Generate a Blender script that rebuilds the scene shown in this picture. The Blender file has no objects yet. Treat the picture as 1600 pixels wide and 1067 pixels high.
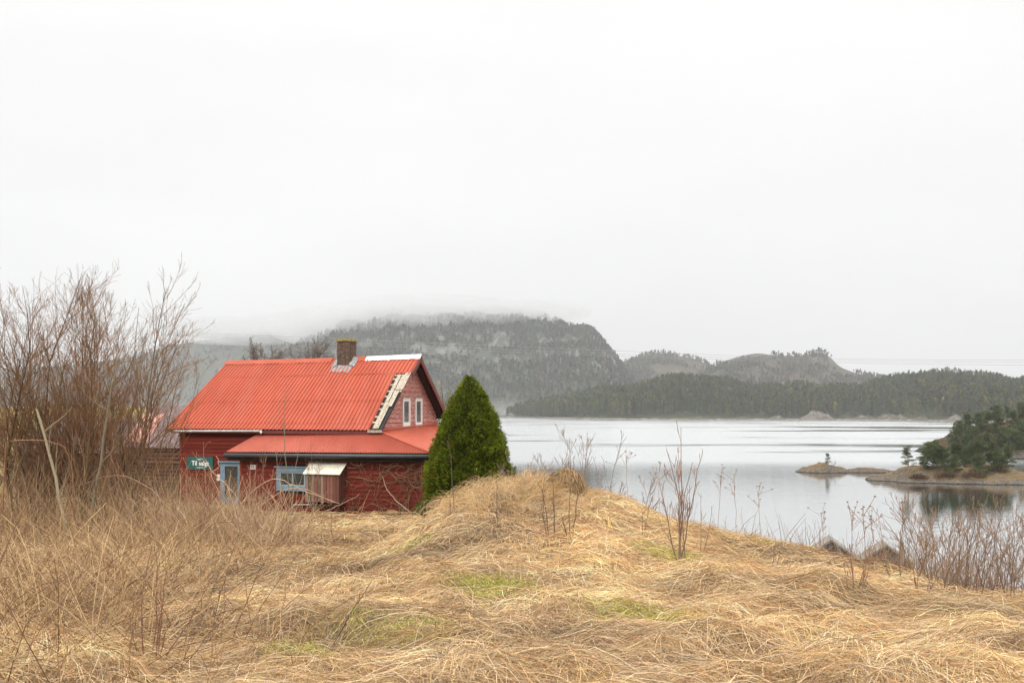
import bpy, math, random
import numpy as np
from mathutils import Vector

# ------------------------------------------------------------------ basics
F = 1555.0          # focal length in photo pixels (1600 wide)
HZ = 640.0          # horizon row in the photo
H = 11.0            # camera height over the water (water is z = 0)
sc = bpy.context.scene
col = sc.collection
R = np.random.default_rng(7)
rad = math.radians

def W(px, py, Y):
    return np.array([(px - 800) / F * Y, Y, (HZ - py) / F * Y + H])

def lin(r, g, b):
    f = lambda v: (v / 255 / 12.92) if v / 255 <= .04045 else ((v / 255 + .055) / 1.055) ** 2.4
    return (f(r), f(g), f(b))

def smooth(a, b, x):
    t = np.clip((np.asarray(x, float) - a) / (b - a), 0, 1)
    return t * t * (3 - 2 * t)

_tab = np.random.default_rng(99).random((16, 256, 256))
def vn(x, y, seed=0):
    """value noise 0..1, vectorised"""
    x = np.asarray(x, float) + 1000.37; y = np.asarray(y, float) + 1000.71
    xi = np.floor(x).astype(np.int64); yi = np.floor(y).astype(np.int64)
    fx = x - xi; fy = y - yi
    fx = fx * fx * (3 - 2 * fx); fy = fy * fy * (3 - 2 * fy)
    t = _tab[seed % 16]
    a = t[xi & 255, yi & 255]; b = t[(xi + 1) & 255, yi & 255]
    c = t[xi & 255, (yi + 1) & 255]; d = t[(xi + 1) & 255, (yi + 1) & 255]
    return (a * (1 - fx) + b * fx) * (1 - fy) + (c * (1 - fx) + d * fx) * fy
def fbm(x, y, seed=0, o=4):
    s = 0; a = .5; n = 0
    for k in range(o):
        s = s + a * vn(x * 2 ** k, y * 2 ** k, seed + k); n += a; a *= .5
    return s / n

# ------------------------------------------------------------------ mesh helpers
def np_mesh(name, V, faces, mat, parent=None, cols=None, smooth_=False):
    """V (n,3); faces (m,k) int array; cols (n,3)"""
    V = np.ascontiguousarray(V, np.float32); faces = np.ascontiguousarray(faces, np.int32)
    me = bpy.data.meshes.new(name)
    m, k = faces.shape
    me.vertices.add(len(V)); me.vertices.foreach_set('co', V.ravel())
    me.loops.add(m * k); me.loops.foreach_set('vertex_index', faces.ravel())
    me.polygons.add(m); me.polygons.foreach_set('loop_start', np.arange(0, m * k, k, dtype=np.int32))
    if smooth_: me.polygons.foreach_set('use_smooth', np.ones(m, bool))
    if cols is not None:
        at = me.color_attributes.new('col', 'FLOAT_COLOR', 'POINT')
        c4 = np.ones((len(V), 4), np.float32); c4[:, :3] = cols
        at.data.foreach_set('color', c4.ravel())
    me.update(calc_edges=True); me.validate()
    return link(name, me, mat, parent)

def link(name, me, mat, parent=None):
    if mat and not me.materials: me.materials.append(mat)
    o = bpy.data.objects.new(name, me); col.objects.link(o)
    if parent is not None: o.parent = parent
    return o

def thing(name, label, cat, loc=(0, 0, 0), group=None):
    o = bpy.data.objects.new(name, None); col.objects.link(o)
    o.location = loc; o.empty_display_size = .2
    return tag(o, label, cat, group)
def tag(o, label, cat, group=None):
    o['label'] = label; o['category'] = cat
    if group: o['group'] = group
    return o
def kind(o, k):
    o['kind'] = k; return o

class MB:
    """small mesh builder in world coordinates (parents stay at the origin or are subtracted)"""
    def __init__(s, org=(0, 0, 0)): s.v = []; s.f = []; s.c = []; s.o = np.array(org, float); s.cur = (1, 1, 1)
    def add(s, vs, fs):
        n = len(s.v)
        for p in vs: s.v.append(tuple(np.asarray(p, float) - s.o)); s.c.append(s.cur)
        for f in fs: s.f.append([n + i for i in f])
    def hexa(s, a, b):
        """a: 4 pts loop bottom, b: 4 pts loop top"""
        s.add(list(a) + list(b), [(3, 2, 1, 0), (4, 5, 6, 7), (0, 1, 5, 4), (1, 2, 6, 5), (2, 3, 7, 6), (3, 0, 4, 7)])
    def box(s, p, ax, ay, az):
        p, ax, ay, az = (np.array(q, float) for q in (p, ax, ay, az))
        s.hexa([p, p + ax, p + ax + ay, p + ay], [p + az, p + ax + az, p + ax + ay + az, p + ay + az])
    def tube(s, pts, r, n=6, cap=True):
        P = np.array(pts, float); k = len(P)
        r = np.full(k, r) if np.isscalar(r) else np.array(r, float)
        T = np.gradient(P, axis=0); T /= np.linalg.norm(T, axis=1)[:, None] + 1e-9
        ref = np.array([.31, .77, .55])
        N = np.cross(T, ref); N /= np.linalg.norm(N, axis=1)[:, None] + 1e-9
        B = np.cross(T, N)
        vs = []; fs = []
        for i in range(k):
            for j in range(n):
                a = 2 * math.pi * j / n
                vs.append(P[i] + r[i] * (math.cos(a) * N[i] + math.sin(a) * B[i]))
        for i in range(k - 1):
            for j in range(n):
                fs.append((i * n + j, i * n + (j + 1) % n, (i + 1) * n + (j + 1) % n, (i + 1) * n + j))
        if cap: fs += [tuple(range(n - 1, -1, -1)), tuple((k - 1) * n + j for j in range(n))]
        s.add(vs, fs)
    def build(s, name, mat, parent=None, smooth_=False, bevel=0, solid=0):
        me = bpy.data.meshes.new(name); me.from_pydata(s.v, [], s.f)
        at = me.color_attributes.new('col', 'FLOAT_COLOR', 'POINT')
        at.data.foreach_set('color', np.array([(*c, 1) for c in s.c], np.float32).ravel())
        if smooth_: me.polygons.foreach_set('use_smooth', np.ones(len(me.polygons), bool))
        me.update(); me.validate()
        o = link(name, me, mat, parent)
        if bevel:
            m = o.modifiers.new('bevel', 'BEVEL'); m.width = bevel; m.segments = 1; m.limit_method = 'ANGLE'
        if solid:
            m = o.modifiers.new('solid', 'SOLIDIFY'); m.thickness = solid; m.offset = -1
        return o

def tubes(P, Rr, n=4):
    """batch of N polylines with K points -> verts, quads"""
    N_, K, _ = P.shape
    T = np.gradient(P, axis=1); T /= np.linalg.norm(T, axis=2)[..., None] + 1e-9
    ref = np.array([.31, .77, .55])
    N = np.cross(T, ref); N /= np.linalg.norm(N, axis=2)[..., None] + 1e-9
    B = np.cross(T, N)
    a = np.arange(n) * 2 * math.pi / n
    V = P[:, :, None, :] + Rr[:, :, None, None] * (np.cos(a)[None, None, :, None] * N[:, :, None, :] + np.sin(a)[None, None, :, None] * B[:, :, None, :])
    i = np.arange(N_)[:, None, None] * K * n + np.arange(K - 1)[None, :, None] * n
    j = np.arange(n)[None, None, :]; j2 = (j + 1) % n
    Q = np.stack([i + j, i + j2, i + n + j2, i + n + j], -1).reshape(-1, 4)
    return V.reshape(-1, 3), Q

# ------------------------------------------------------------------ materials
def mat(name):
    m = bpy.data.materials.new(name); m.use_nodes = True
    nt = m.node_tree; b = nt.nodes['Principled BSDF']
    return m, nt, b
def node(nt, t, **kw):
    n = nt.nodes.new(t)
    for k, v in kw.items():
        if k.startswith('i_'):
            key = k[2:]; key = int(key) if key.isdigit() else key
            n.inputs[key].default_value = v
        else: setattr(n, k, v)
    return n
def noise(nt, scale, detail=5, rough=.55, vec=None, **kw):
    n = node(nt, 'ShaderNodeTexNoise', **kw); n.inputs['Scale'].default_value = scale
    n.inputs['Detail'].default_value = detail; n.inputs['Roughness'].default_value = rough
    if vec: nt.links.new(vec, n.inputs['Vector'])
    return n
def ramp(nt, src, stops):
    r = node(nt, 'ShaderNodeValToRGB'); e = r.color_ramp.elements
    while len(e) < len(stops): e.new(.5)
    for el, (p, c) in zip(e, stops):
        el.position = p; el.color = (*c, 1) if len(c) == 3 else c
    nt.links.new(src, r.inputs[0]); return r
def mix(nt, f, a, b, bt='MIX'):
    n = node(nt, 'ShaderNodeMix', data_type='RGBA', blend_type=bt)
    for i, v in ((0, f), (6, a), (7, b)):
        if hasattr(v, 'is_linked'): nt.links.new(v, n.inputs[i])
        elif i == 0: n.inputs[0].default_value = v
        else: n.inputs[i].default_value = (*v, 1)
    return n.outputs[2]
def bump(nt, b, src, strength=.5, dist=.02):
    n = node(nt, 'ShaderNodeBump'); n.inputs['Strength'].default_value = strength; n.inputs['Distance'].default_value = dist
    nt.links.new(src, n.inputs['Height']); nt.links.new(n.outputs[0], b.inputs['Normal'])
def coords(nt, kind_='Object', scale=None):
    t = node(nt, 'ShaderNodeTexCoord').outputs[kind_]
    if scale:
        m = node(nt, 'ShaderNodeMapping'); m.inputs['Scale'].default_value = scale
        nt.links.new(t, m.inputs['Vector']); t = m.outputs[0]
    return t
def simple(name, c, rough=.7, var=.25, scale=6, c2=None, metal=0, stretch=None, bumpy=.3):
    m, nt, b = mat(name)
    v = coords(nt, 'Object', stretch)
    n = noise(nt, scale, 6, .6, v)
    lo = c2 or tuple(x * (1 - var) for x in c); hi = tuple(min(1, x * (1 + var)) for x in c)
    r = ramp(nt, n.outputs['Fac'], [(.3, lo), (.7, hi)])
    nt.links.new(r.outputs[0], b.inputs['Base Color'])
    b.inputs['Roughness'].default_value = rough; b.inputs['Metallic'].default_value = metal
    if bumpy: bump(nt, b, n.outputs['Fac'], bumpy, .01)
    return m
def vcol(name, rough=.8, var=.2, scale=20, spec=.3, trans=0, stretch=None):
    """colour from the mesh attribute (the pigment of each blade, board, leaf) with a little grain"""
    m, nt, b = mat(name)
    a = node(nt, 'ShaderNodeAttribute', attribute_name='col')
    n = noise(nt, scale, 3, .6, coords(nt, 'Object', stretch))
    r = ramp(nt, n.outputs['Fac'], [(.25, (1 - var,) * 3), (.75, (1 + var * .6,) * 3)])
    c = mix(nt, 1.0, a.outputs['Color'], r.outputs[0], 'MULTIPLY')
    nt.links.new(c, b.inputs['Base Color'])
    b.inputs['Roughness'].default_value = rough; b.inputs['Specular IOR Level'].default_value = spec
    if trans:
        t = node(nt, 'ShaderNodeBsdfTranslucent'); nt.links.new(c, t.inputs['Color'])
        mx = node(nt, 'ShaderNodeMixShader'); mx.inputs[0].default_value = trans
        nt.links.new(b.outputs[0], mx.inputs[1]); nt.links.new(t.outputs[0], mx.inputs[2])
        nt.links.new(mx.outputs[0], nt.nodes['Material Output'].inputs['Surface'])
    return m

M = {}
M['blade'] = vcol('dry_grass_blades', .65, .15, 9, .35, .18)
M['twig'] = vcol('twig_bark', .75, .25, 14, .3)
M['leaf'] = vcol('needles', .6, .2, 5, .3, .12)
M['spruce'] = vcol('spruce_needles', .7, .25, 5, .08, .12)
M['far_leaf'] = vcol('far_needles', .9, .15, .3, .1, 0)
M['wood_col'] = vcol('painted_boards', .8, .25, 7, .12, 0, (.6, .6, 5))

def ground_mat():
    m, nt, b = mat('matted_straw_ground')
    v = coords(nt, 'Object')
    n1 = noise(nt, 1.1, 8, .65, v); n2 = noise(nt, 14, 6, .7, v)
    r1 = ramp(nt, n1.outputs['Fac'], [(.3, (.10, .06, .03)), (.52, (.20, .13, .06)), (.72, (.30, .20, .10))])  # straw and soil tones, darkened so the gaps between stalks look shaded
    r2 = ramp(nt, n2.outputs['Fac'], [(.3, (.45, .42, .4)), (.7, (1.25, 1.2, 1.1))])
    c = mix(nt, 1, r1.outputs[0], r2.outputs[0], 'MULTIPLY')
    a = node(nt, 'ShaderNodeAttribute', attribute_name='col')       # moss / bank grass cover (R), mud (G)
    sep = node(nt, 'ShaderNodeSeparateColor'); nt.links.new(a.outputs['Color'], sep.inputs[0])
    g = ramp(nt, n2.outputs['Fac'], [(.3, (.13, .15, .02)), (.7, (.34, .36, .05))])
    c = mix(nt, sep.outputs[0], c, g.outputs[0])
    y = ramp(nt, n2.outputs['Fac'], [(.3, (.13, .10, .045)), (.7, (.33, .26, .10))])
    c = mix(nt, sep.outputs[1], c, y.outputs[0])
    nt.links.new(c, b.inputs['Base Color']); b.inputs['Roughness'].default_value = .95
    b.inputs['Specular IOR Level'].default_value = .1
    bump(nt, b, n2.outputs['Fac'], .8, .05)
    return m
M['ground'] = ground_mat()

def red_metal(name, base, sheen=.42):
    m, nt, b = mat(name)
    v = coords(nt, 'Object'); n = noise(nt, .9, 6, .6, v); n2 = noise(nt, 30, 4, .7, v)
    r = ramp(nt, n.outputs['Fac'], [(.3, tuple(x * .86 for x in base)), (.7, tuple(min(1, x * 1.1) for x in base))])
    r2 = ramp(nt, n2.outputs['Fac'], [(.62, (0, 0, 0)), (.78, (1, 1, 1))])
    f = node(nt, 'ShaderNodeMath', operation='MULTIPLY'); f.inputs[1].default_value = .25; nt.links.new(r2.outputs[0], f.inputs[0])
    c = mix(nt, f.outputs[0], r.outputs[0], (.42, .20, .14))
    n3 = noise(nt, 1, 6, .65, coords(nt, 'Object', (2.2, .35, .35))); r3 = ramp(nt, n3.outputs['Fac'], [(.42, (0, 0, 0)), (.75, (.6,) * 3)]); c = mix(nt, r3.outputs[0], c, (.40, .11, .068))
    n4 = noise(nt, 2.4, 8, .75, v); r4 = ramp(nt, n4.outputs['Fac'], [(.66, (0, 0, 0)), (.8, (.7,) * 3)]); c = mix(nt, r4.outputs[0], c, (.17, .045, .028))
    nt.links.new(c, b.inputs['Base Color']); b.inputs['Roughness'].default_value = sheen; b.inputs['Specular IOR Level'].default_value = .22
    return m
M['roof'] = red_metal('red_metal_sheet', (.37, .068, .034), .55)
M['roof_low'] = red_metal('faded_red_corrugated', (.36, .086, .056), .6)
M['white_metal'] = simple('white_flashing', (.66, .62, .60), .5, .2, 8)
M['lead'] = simple('lead_flashing', (.27, .27, .275), .6, .45, 14, (.09, .09, .09))
M['dark_fascia'] = simple('dark_gutter', (.035, .036, .038), .5, .3, 5)
M['white_wood'] = simple('white_window_paint', (.74, .72, .68), .55, .08, 9)
M['blue_wood'] = simple('blue_grey_paint', (.15, .23, .30), .6, .25, 9)
M['old_wood'] = simple('weathered_planks', (.40, .35, .28), .85, .4, 9, (.17, .13, .09), 0, (2, 2, .6))
M['old_gutter'] = simple('old_gutter', (.46, .43, .39), .6, .35, 6)
M['dark'] = simple('dark_interior', (.02, .016, .014), .9, .3, 6)
M['rust'] = simple('rust', (.2, .08, .04), .8, .4, 20)
M['grey_pipe'] = simple('grey_pipe', (.35, .34, .33), .5, .2, 8)
M['cream'] = simple('cream_lid', (.62, .58, .47), .55, .2, 4)
M['green_sign'] = simple('green_sign_paint', (.008, .085, .075), .4, .1, 3, None, 0, None, 0)
M['white_ink'] = simple('white_lettering', (.85, .85, .83), .5, .02, 3, None, 0, None, 0)
M['black_ink'] = simple('black_lettering', (.03, .03, .03), .5, .02, 3, None, 0, None, 0)
M['white_box'] = simple('white_plastic', (.68, .64, .58), .5, .1, 8)
M['wire'] = simple('power_cable', (.26, .26, .25), .5, .05, 2, None, 0, None, 0)
M['grey_board'] = simple('grey_weathered_boards', (.24, .22, .195), .85, .45, 7, (.09, .08, .07), 0, (3, 3, .35))
M['slate'] = simple('old_roof_sheets', (.17, .12, .12), .75, .4, 5, (.08, .055, .05))
M['pink_sheet'] = simple('rusty_pink_sheet', (.46, .22, .18), .7, .35, 5, (.25, .11, .08))

def glass():
    m, nt, b = mat('window_glass')
    b.inputs['Base Color'].default_value = (.05, .055, .05, 1); b.inputs['Roughness'].default_value = .06
    b.inputs['IOR'].default_value = 1.5
    return m
M['glass'] = glass()
def brick():
    m, nt, b = mat('sooty_brick')
    mp = coords(nt, 'Object')
    cmb = node(nt, 'ShaderNodeCombineXYZ'); sp = node(nt, 'ShaderNodeSeparateXYZ'); nt.links.new(mp, sp.inputs[0])
    ad = node(nt, 'ShaderNodeMath', operation='ADD'); nt.links.new(sp.outputs[0], ad.inputs[0]); nt.links.new(sp.outputs[1], ad.inputs[1])
    nt.links.new(ad.outputs[0], cmb.inputs[0]); nt.links.new(sp.outputs[2], cmb.inputs[1])
    br = node(nt, 'ShaderNodeTexBrick'); nt.links.new(cmb.outputs[0], br.inputs['Vector'])
    br.inputs['Scale'].default_value = 1; br.inputs['Brick Width'].default_value = .23; br.inputs['Row Height'].default_value = .085
    br.inputs['Mortar Size'].default_value = .012
    br.inputs['Color1'].default_value = (.13, .065, .045, 1); br.inputs['Color2'].default_value = (.06, .04, .032, 1); br.inputs['Mortar'].default_value = (.14, .12, .095, 1)
    n = noise(nt, 7, 6, .7, mp)
    r = ramp(nt, n.outputs['Fac'], [(.35, (.5, .45, .42)), (.7, (1.5, 1.4, 1.25))])
    c = mix(nt, 1, br.outputs[0], r.outputs[0], 'MULTIPLY')
    nt.links.new(c, b.inputs['Base Color']); b.inputs['Roughness'].default_value = .95
    bump(nt, b, br.outputs['Fac'], -.8, .02)
    return m
M['brick'] = brick()
M['moss_cap'] = simple('mossy_cap', (.30, .22, .06), .95, .5, 14, (.06, .05, .03), 0, None, .8)

def gable_paint():
    m, nt, b = mat('peeling_red_paint')
    a = node(nt, 'ShaderNodeAttribute', attribute_name='col')
    v = coords(nt, 'Object', (1.2, 1.2, 6)); n = noise(nt, 3.2, 8, .72, v)
    r = ramp(nt, n.outputs['Fac'], [(.44, (0, 0, 0)), (.60, (1, 1, 1))])
    f = node(nt, 'ShaderNodeMath', operation='MULTIPLY'); f.inputs[1].default_value = .75; nt.links.new(r.outputs[0], f.inputs[0])
    c = mix(nt, f.outputs[0], a.outputs['Color'], (.50, .37, .32))
    nt.links.new(c, b.inputs['Base Color']); b.inputs['Roughness'].default_value = .8
    bump(nt, b, n.outputs['Fac'], .4, .01)
    return m
M['gable'] = gable_paint()

def rock_mat(name, pale, dark, veg, scale, steep=.75, tide=None, vegamt=.5):
    """bare rock on steep faces, scrub on flatter ground, a pale wave-washed band along the shore"""
    m, nt, b = mat(name)
    v = coords(nt, 'Object'); n = noise(nt, scale, 9, .68, v); n2 = noise(nt, scale * 5, 6, .7, v)
    r = ramp(nt, n2.outputs['Fac'], [(.32, dark), (.66, pale)])
    g = ramp(nt, n2.outputs['Fac'], [(.3, tuple(x * .6 for x in veg)), (.7, tuple(x * 1.3 for x in veg))])
    geo = node(nt, 'ShaderNodeNewGeometry'); sp = node(nt, 'ShaderNodeSeparateXYZ'); nt.links.new(geo.outputs['Normal'], sp.inputs[0])
    ad = node(nt, 'ShaderNodeMath', operation='MULTIPLY_ADD'); nt.links.new(n.outputs['Fac'], ad.inputs[0]); ad.inputs[1].default_value = vegamt; nt.links.new(sp.outputs[2], ad.inputs[2])
    k = node(nt, 'ShaderNodeMapRange'); nt.links.new(ad.outputs[0], k.inputs[0]); k.inputs[1].default_value = steep - .07; k.inputs[2].default_value = steep + .07
    c = mix(nt, k.outputs[0], r.outputs[0], g.outputs[0])
    if tide:
        ps = node(nt, 'ShaderNodeSeparateXYZ'); nt.links.new(geo.outputs['Position'], ps.inputs[0])
        ad2 = node(nt, 'ShaderNodeMath', operation='MULTIPLY_ADD'); nt.links.new(n2.outputs['Fac'], ad2.inputs[0]); ad2.inputs[1].default_value = -tide * 2.2; nt.links.new(ps.outputs[2], ad2.inputs[2])
        mr = node(nt, 'ShaderNodeMapRange'); nt.links.new(ad2.outputs[0], mr.inputs[0]); mr.inputs[1].default_value = -.2 * tide; mr.inputs[2].default_value = tide * .3
        pr = ramp(nt, n2.outputs['Fac'], [(.35, dark), (.6, pale)])
        c = mix(nt, mr.outputs[0], pr.outputs[0], c)
        mr2 = node(nt, 'ShaderNodeMapRange'); nt.links.new(ps.outputs[2], mr2.inputs[0]); mr2.inputs[1].default_value = tide * .12; mr2.inputs[2].default_value = tide * .3
        c = mix(nt, mr2.outputs[0], (.025, .022, .018), c)       # the wet black tide line
    nt.links.new(c, b.inputs['Base Color']); b.inputs['Roughness'].default_value = .95; b.inputs['Specular IOR Level'].default_value = .1
    bump(nt, b, n2.outputs['Fac'], .6, 1 / scale * .05)
    return m
M['mountain'] = rock_mat('mountain_rock', (.20, .196, .188), (.07, .07, .065), (.052, .055, .040), .018, 1.0, None, .5)
M['brown_hill'] = rock_mat('brown_hill', (.12, .105, .088), (.05, .045, .036), (.062, .050, .034), .014, 1.0, None, .5)
M['forest_floor'] = rock_mat('forest_floor', (.26, .235, .205), (.05, .045, .04), (.045, .048, .024), .05, .80, 1.5, .3)
M['islet'] = rock_mat('islet_rock', (.155, .13, .105), (.032, .028, .025), (.15, .10, .045), .8, 1.12, .45, .5)
M['headland'] = rock_mat('headland_rock', (.10, .085, .07), (.03, .026, .023), (.06, .04, .022), .35, .85, 1.3, .3)

def water_mat():
    m, nt, b = mat('fjord_water')
    v = coords(nt, 'Object')
    # wind: long streaks of ruffled and of calm water, calm in the lee of the islets
    mp = node(nt, 'ShaderNodeMapping'); mp.inputs['Scale'].default_value = (.0045, .0125, 1); mp.inputs['Rotation'].default_value = (0, 0, rad(-4)); nt.links.new(v, mp.inputs['Vector'])
    n = noise(nt, 1, 5, .6, mp.outputs[0])
    sp = node(nt, 'ShaderNodeSeparateXYZ'); nt.links.new(v, sp.inputs[0])
    far = node(nt, 'ShaderNodeMapRange'); nt.links.new(sp.outputs[1], far.inputs[0]); far.inputs[1].default_value = 165; far.inputs[2].default_value = 215
    calm = ramp(nt, n.outputs['Fac'], [(.36, (1, 1, 1)), (.45, (0, 0, 0))])
    ro = node(nt, 'ShaderNodeMapRange'); nt.links.new(calm.outputs[0], ro.inputs[0]); ro.inputs[3].default_value = .27; ro.inputs[4].default_value = .045
    mx = node(nt, 'ShaderNodeMix'); nt.links.new(far.outputs[0], mx.inputs[0]); mx.inputs[2].default_value = .055; nt.links.new(ro.outputs[0], mx.inputs[3])
    nt.links.new(mx.outputs[0], b.inputs['Roughness'])
    b.inputs['Base Color'].default_value = (.035, .045, .048, 1); b.inputs['IOR'].default_value = 1.9
    gl = node(nt, 'ShaderNodeBsdfGlossy'); gl.inputs['Color'].default_value = (.93, .94, .95, 1); nt.links.new(mx.outputs[0], gl.inputs['Roughness'])
    ms = node(nt, 'ShaderNodeMixShader'); ms.inputs[0].default_value = .74; nt.links.new(b.outputs[0], ms.inputs[1]); nt.links.new(gl.outputs[0], ms.inputs[2]); nt.links.new(ms.outputs[0], nt.nodes['Material Output'].inputs['Surface'])
    mp2 = node(nt, 'ShaderNodeMapping'); mp2.inputs['Scale'].default_value = (.25, .9, 1); nt.links.new(v, mp2.inputs['Vector'])
    n2 = noise(nt, 1, 4, .6, mp2.outputs[0])
    bump(nt, b, n2.outputs['Fac'], .06, .3); nt.links.new(b.inputs['Normal'].links[0].from_socket, gl.inputs['Normal'])
    return m
M['water'] = water_mat()

# ------------------------------------------------------------------ terrain of the near shore (z over the water)
_h = np.random.default_rng(71); _hy = 5.2 + 24 * _h.random(150) ** 1.7; _hx = _h.uniform(-.56, .56, 150) * _hy
HUM = np.stack([_hx, _hy, _h.uniform(.20, .46, 150), _h.uniform(.04, .13, 150)], 1)
HUM = HUM[~((np.abs(HUM[:, 0] - .1) < 2.2) & (np.abs(HUM[:, 1] - 15.3) < 1.6))]
_gs = .04; _gx = np.arange(-18, 18, _gs); _gy = np.arange(3, 31, _gs)
def _hum_grid():
    X, Y = np.meshgrid(_gx, _gy, indexing='ij'); z = np.zeros(X.shape); wt = np.zeros(X.shape); vx = np.zeros(X.shape); vy = np.zeros(X.shape)
    for x, y, r, h in HUM:
        a = slice(*np.searchsorted(_gx, (x - 3.4 * r, x + 3.4 * r))); b = slice(*np.searchsorted(_gy, (y - 3.4 * r, y + 3.4 * r)))
        dx = X[a, b] - x; dy = Y[a, b] - y; d2 = (dx * dx + dy * dy) / (r * r)
        z[a, b] += h * np.exp(-d2 * d2 * .6 - d2 * .5)
        w_ = np.exp(-d2 / 2.2); dn = np.sqrt(dx * dx + dy * dy) + 1e-6; wt[a, b] += w_; vx[a, b] += w_ * dx / dn; vy[a, b] += w_ * dy / dn
    return .115 * np.tanh(z / .115), .8 * np.clip(wt, 0, 1), vx, vy
_HG = _hum_grid()
def hummocks(X, Y, k=4):
    fx = np.clip((X + 18) / _gs, 0, len(_gx) - 1.01); fy = np.clip((Y - 3) / _gs, 0, len(_gy) - 1.01)
    i = fx.astype(np.int64); j = fy.astype(np.int64); fx = fx - i; fy = fy - j
    return [(g[i, j] * (1 - fx) + g[i + 1, j] * fx) * (1 - fy) + (g[i, j + 1] * (1 - fx) + g[i + 1, j + 1] * fx) * fy for g in _HG[:k]]
def ground(X, Y, detail=True):
    X = np.asarray(X, float); Y = np.asarray(Y, float)
    Yp = np.maximum(Y, 0)
    z = -(1.17 + .076 * Yp)
    d = X - .1
    side = np.where(d < 0, np.exp(-np.abs(d / 1.6) ** 3), np.exp(-(d / 2.9) ** 2))
    e = Y - 15.3
    along = np.where(e < 0, np.exp(-(e / 4.4) ** 2), np.exp(-(e / 2.8) ** 2))
    z = z + .96 * side * along - .43 * smooth(3.6, 6.8, X)
    msk = smooth(-1.6, 1.4, X - .02 * (Y - 16))
    ysd = 16.3 - 3.2 * smooth(2, 5.5, X)
    drop = .20 * np.clip(Y - ysd, 0, None) * smooth(ysd - .5, ysd + 3.5, Y)
    z = z - msk * np.minimum(drop, 5.0)
    z = z + .45 * smooth(-9, -15, X) * smooth(24, 38, Y)
    left = smooth(-9, -15, X)
    z = z + left * smooth(47, 62, Y) * 5.6 - left * smooth(66, 100, Y) * 3
    ys = 105 - 45 * msk
    z = z - smooth(ys - 9, ys + 6, Y) * (12 + z) * (z > -12)
    if detail:
        k = smooth(2, 6, Y) * (1 - .6 * smooth(30, 60, Y))
        z = z + hummocks(X, Y, 1)[0] * smooth(3, 5, Y)
        z = z + k * (.22 * (fbm(X * .55, Y * .55, 1, 3) - .5) + .17 * (vn(X * 1.9, Y * 1.9, 5) - .5) + .07 * (vn(X * 5, Y * 5, 6) - .5))
    return z + H

def hit(px, py):
    """where the ray of a photo pixel meets the near ground"""
    Y = np.linspace(3, 70, 3000); X = (px - 800) / F * Y
    zz = ground(X, Y); ray = (HZ - py) / F * Y + H
    k = np.argmax(ray < zz)
    if not (ray < zz).any() or Y[k] > 30: k = np.argmin(np.where(Y < 20, ray - zz, 99))
    return np.array([X[k], Y[k], zz[k]])

MOSS = [(995, 995, .34), (770, 948, .36), (560, 1038, .32), (640, 1012, .24), (1170, 845, .35), (640, 865, .2), (1120, 835, .3), (1040, 880, .3), (475, 1050, .18), (960, 968, .18)]
MOSS_W = [(*hit(a, b)[:2], c) for a, b, c in MOSS]
def moss(X, Y):
    s = np.zeros_like(np.asarray(X, float))
    for x, y, r in MOSS_W:
        s = np.maximum(s, np.exp(-(((X - x) / r) ** 2 + ((Y - y) / (r * 1.1)) ** 2)))
    return np.clip(s * (1.0 + 1.2 * (vn(X * 4, Y * 4, 9) - .5)), 0, 1)

def build_ground():
    nu, nr = 360, 420
    t = np.linspace(0, 1, nr)
    Yr = -25 + 28 * t[:, None] * 0 + np.where(t < .08, t / .08 * 27, 27 + (np.exp((t - .08) / .92 * 3.95) - 1) / (math.e ** 3.95 - 1) * 118)[:, None]
    u = np.linspace(-1, 1, nu)[None, :]
    u = np.sign(u) * np.abs(u) ** 1.25
    X = u * (9 + .85 * np.maximum(Yr, 0)); Y = np.broadcast_to(Yr, X.shape)
    Z = ground(X, Y)
    V = np.stack([X, Y, Z], -1).reshape(-1, 3)
    i = (np.arange(nr - 1)[:, None] * nu + np.arange(nu - 1)[None, :])
    Q = np.stack([i, i + 1, i + nu + 1, i + nu], -1).reshape(-1, 4)
    c = np.zeros((len(V), 3)); x, y = V[:, 0], V[:, 1]
    c[:, 0] = np.clip(1.2 * moss(x, y) + .25 * smooth(.62, .8, fbm(x * .8, y * .8, 11, 3)), 0, 1)
    c[:, 1] = smooth(-9, -13, x) * smooth(48, 54, y)
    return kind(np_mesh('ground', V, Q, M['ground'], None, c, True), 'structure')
build_ground()

# ------------------------------------------------------------------ water
mb = MB(); mb.add([(-5100, 20, 0), (5100, 20, 0), (5100, 5000, 0), (-5100, 5000, 0)], [(0, 1, 2, 3)])
kind(mb.build('water', M['water']), 'structure')

# ------------------------------------------------------------------ grass
def flow(X, Y):
    a = rad(18) + rad(150) * (fbm(X * .28 + 3, Y * .28, 2, 2) - .5) + rad(80) * (vn(X * .9, Y * .9, 3) - .5)
    # on the mound the stalks fall towards the viewer and outwards
    m = np.exp(-((X - .3) / 3) ** 2 - ((Y - 14) / 2.5) ** 2)
    out = np.arctan2(-1.0, (X - .3) * .7)
    a = a * (1 - m) + out * m
    _, wt, vx, vy = hummocks(X, Y); rdl = np.arctan2(vy - .25, vx)
    return np.arctan2((1 - wt) * np.sin(a) + wt * np.sin(rdl), (1 - wt) * np.cos(a) + wt * np.cos(rdl))

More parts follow.
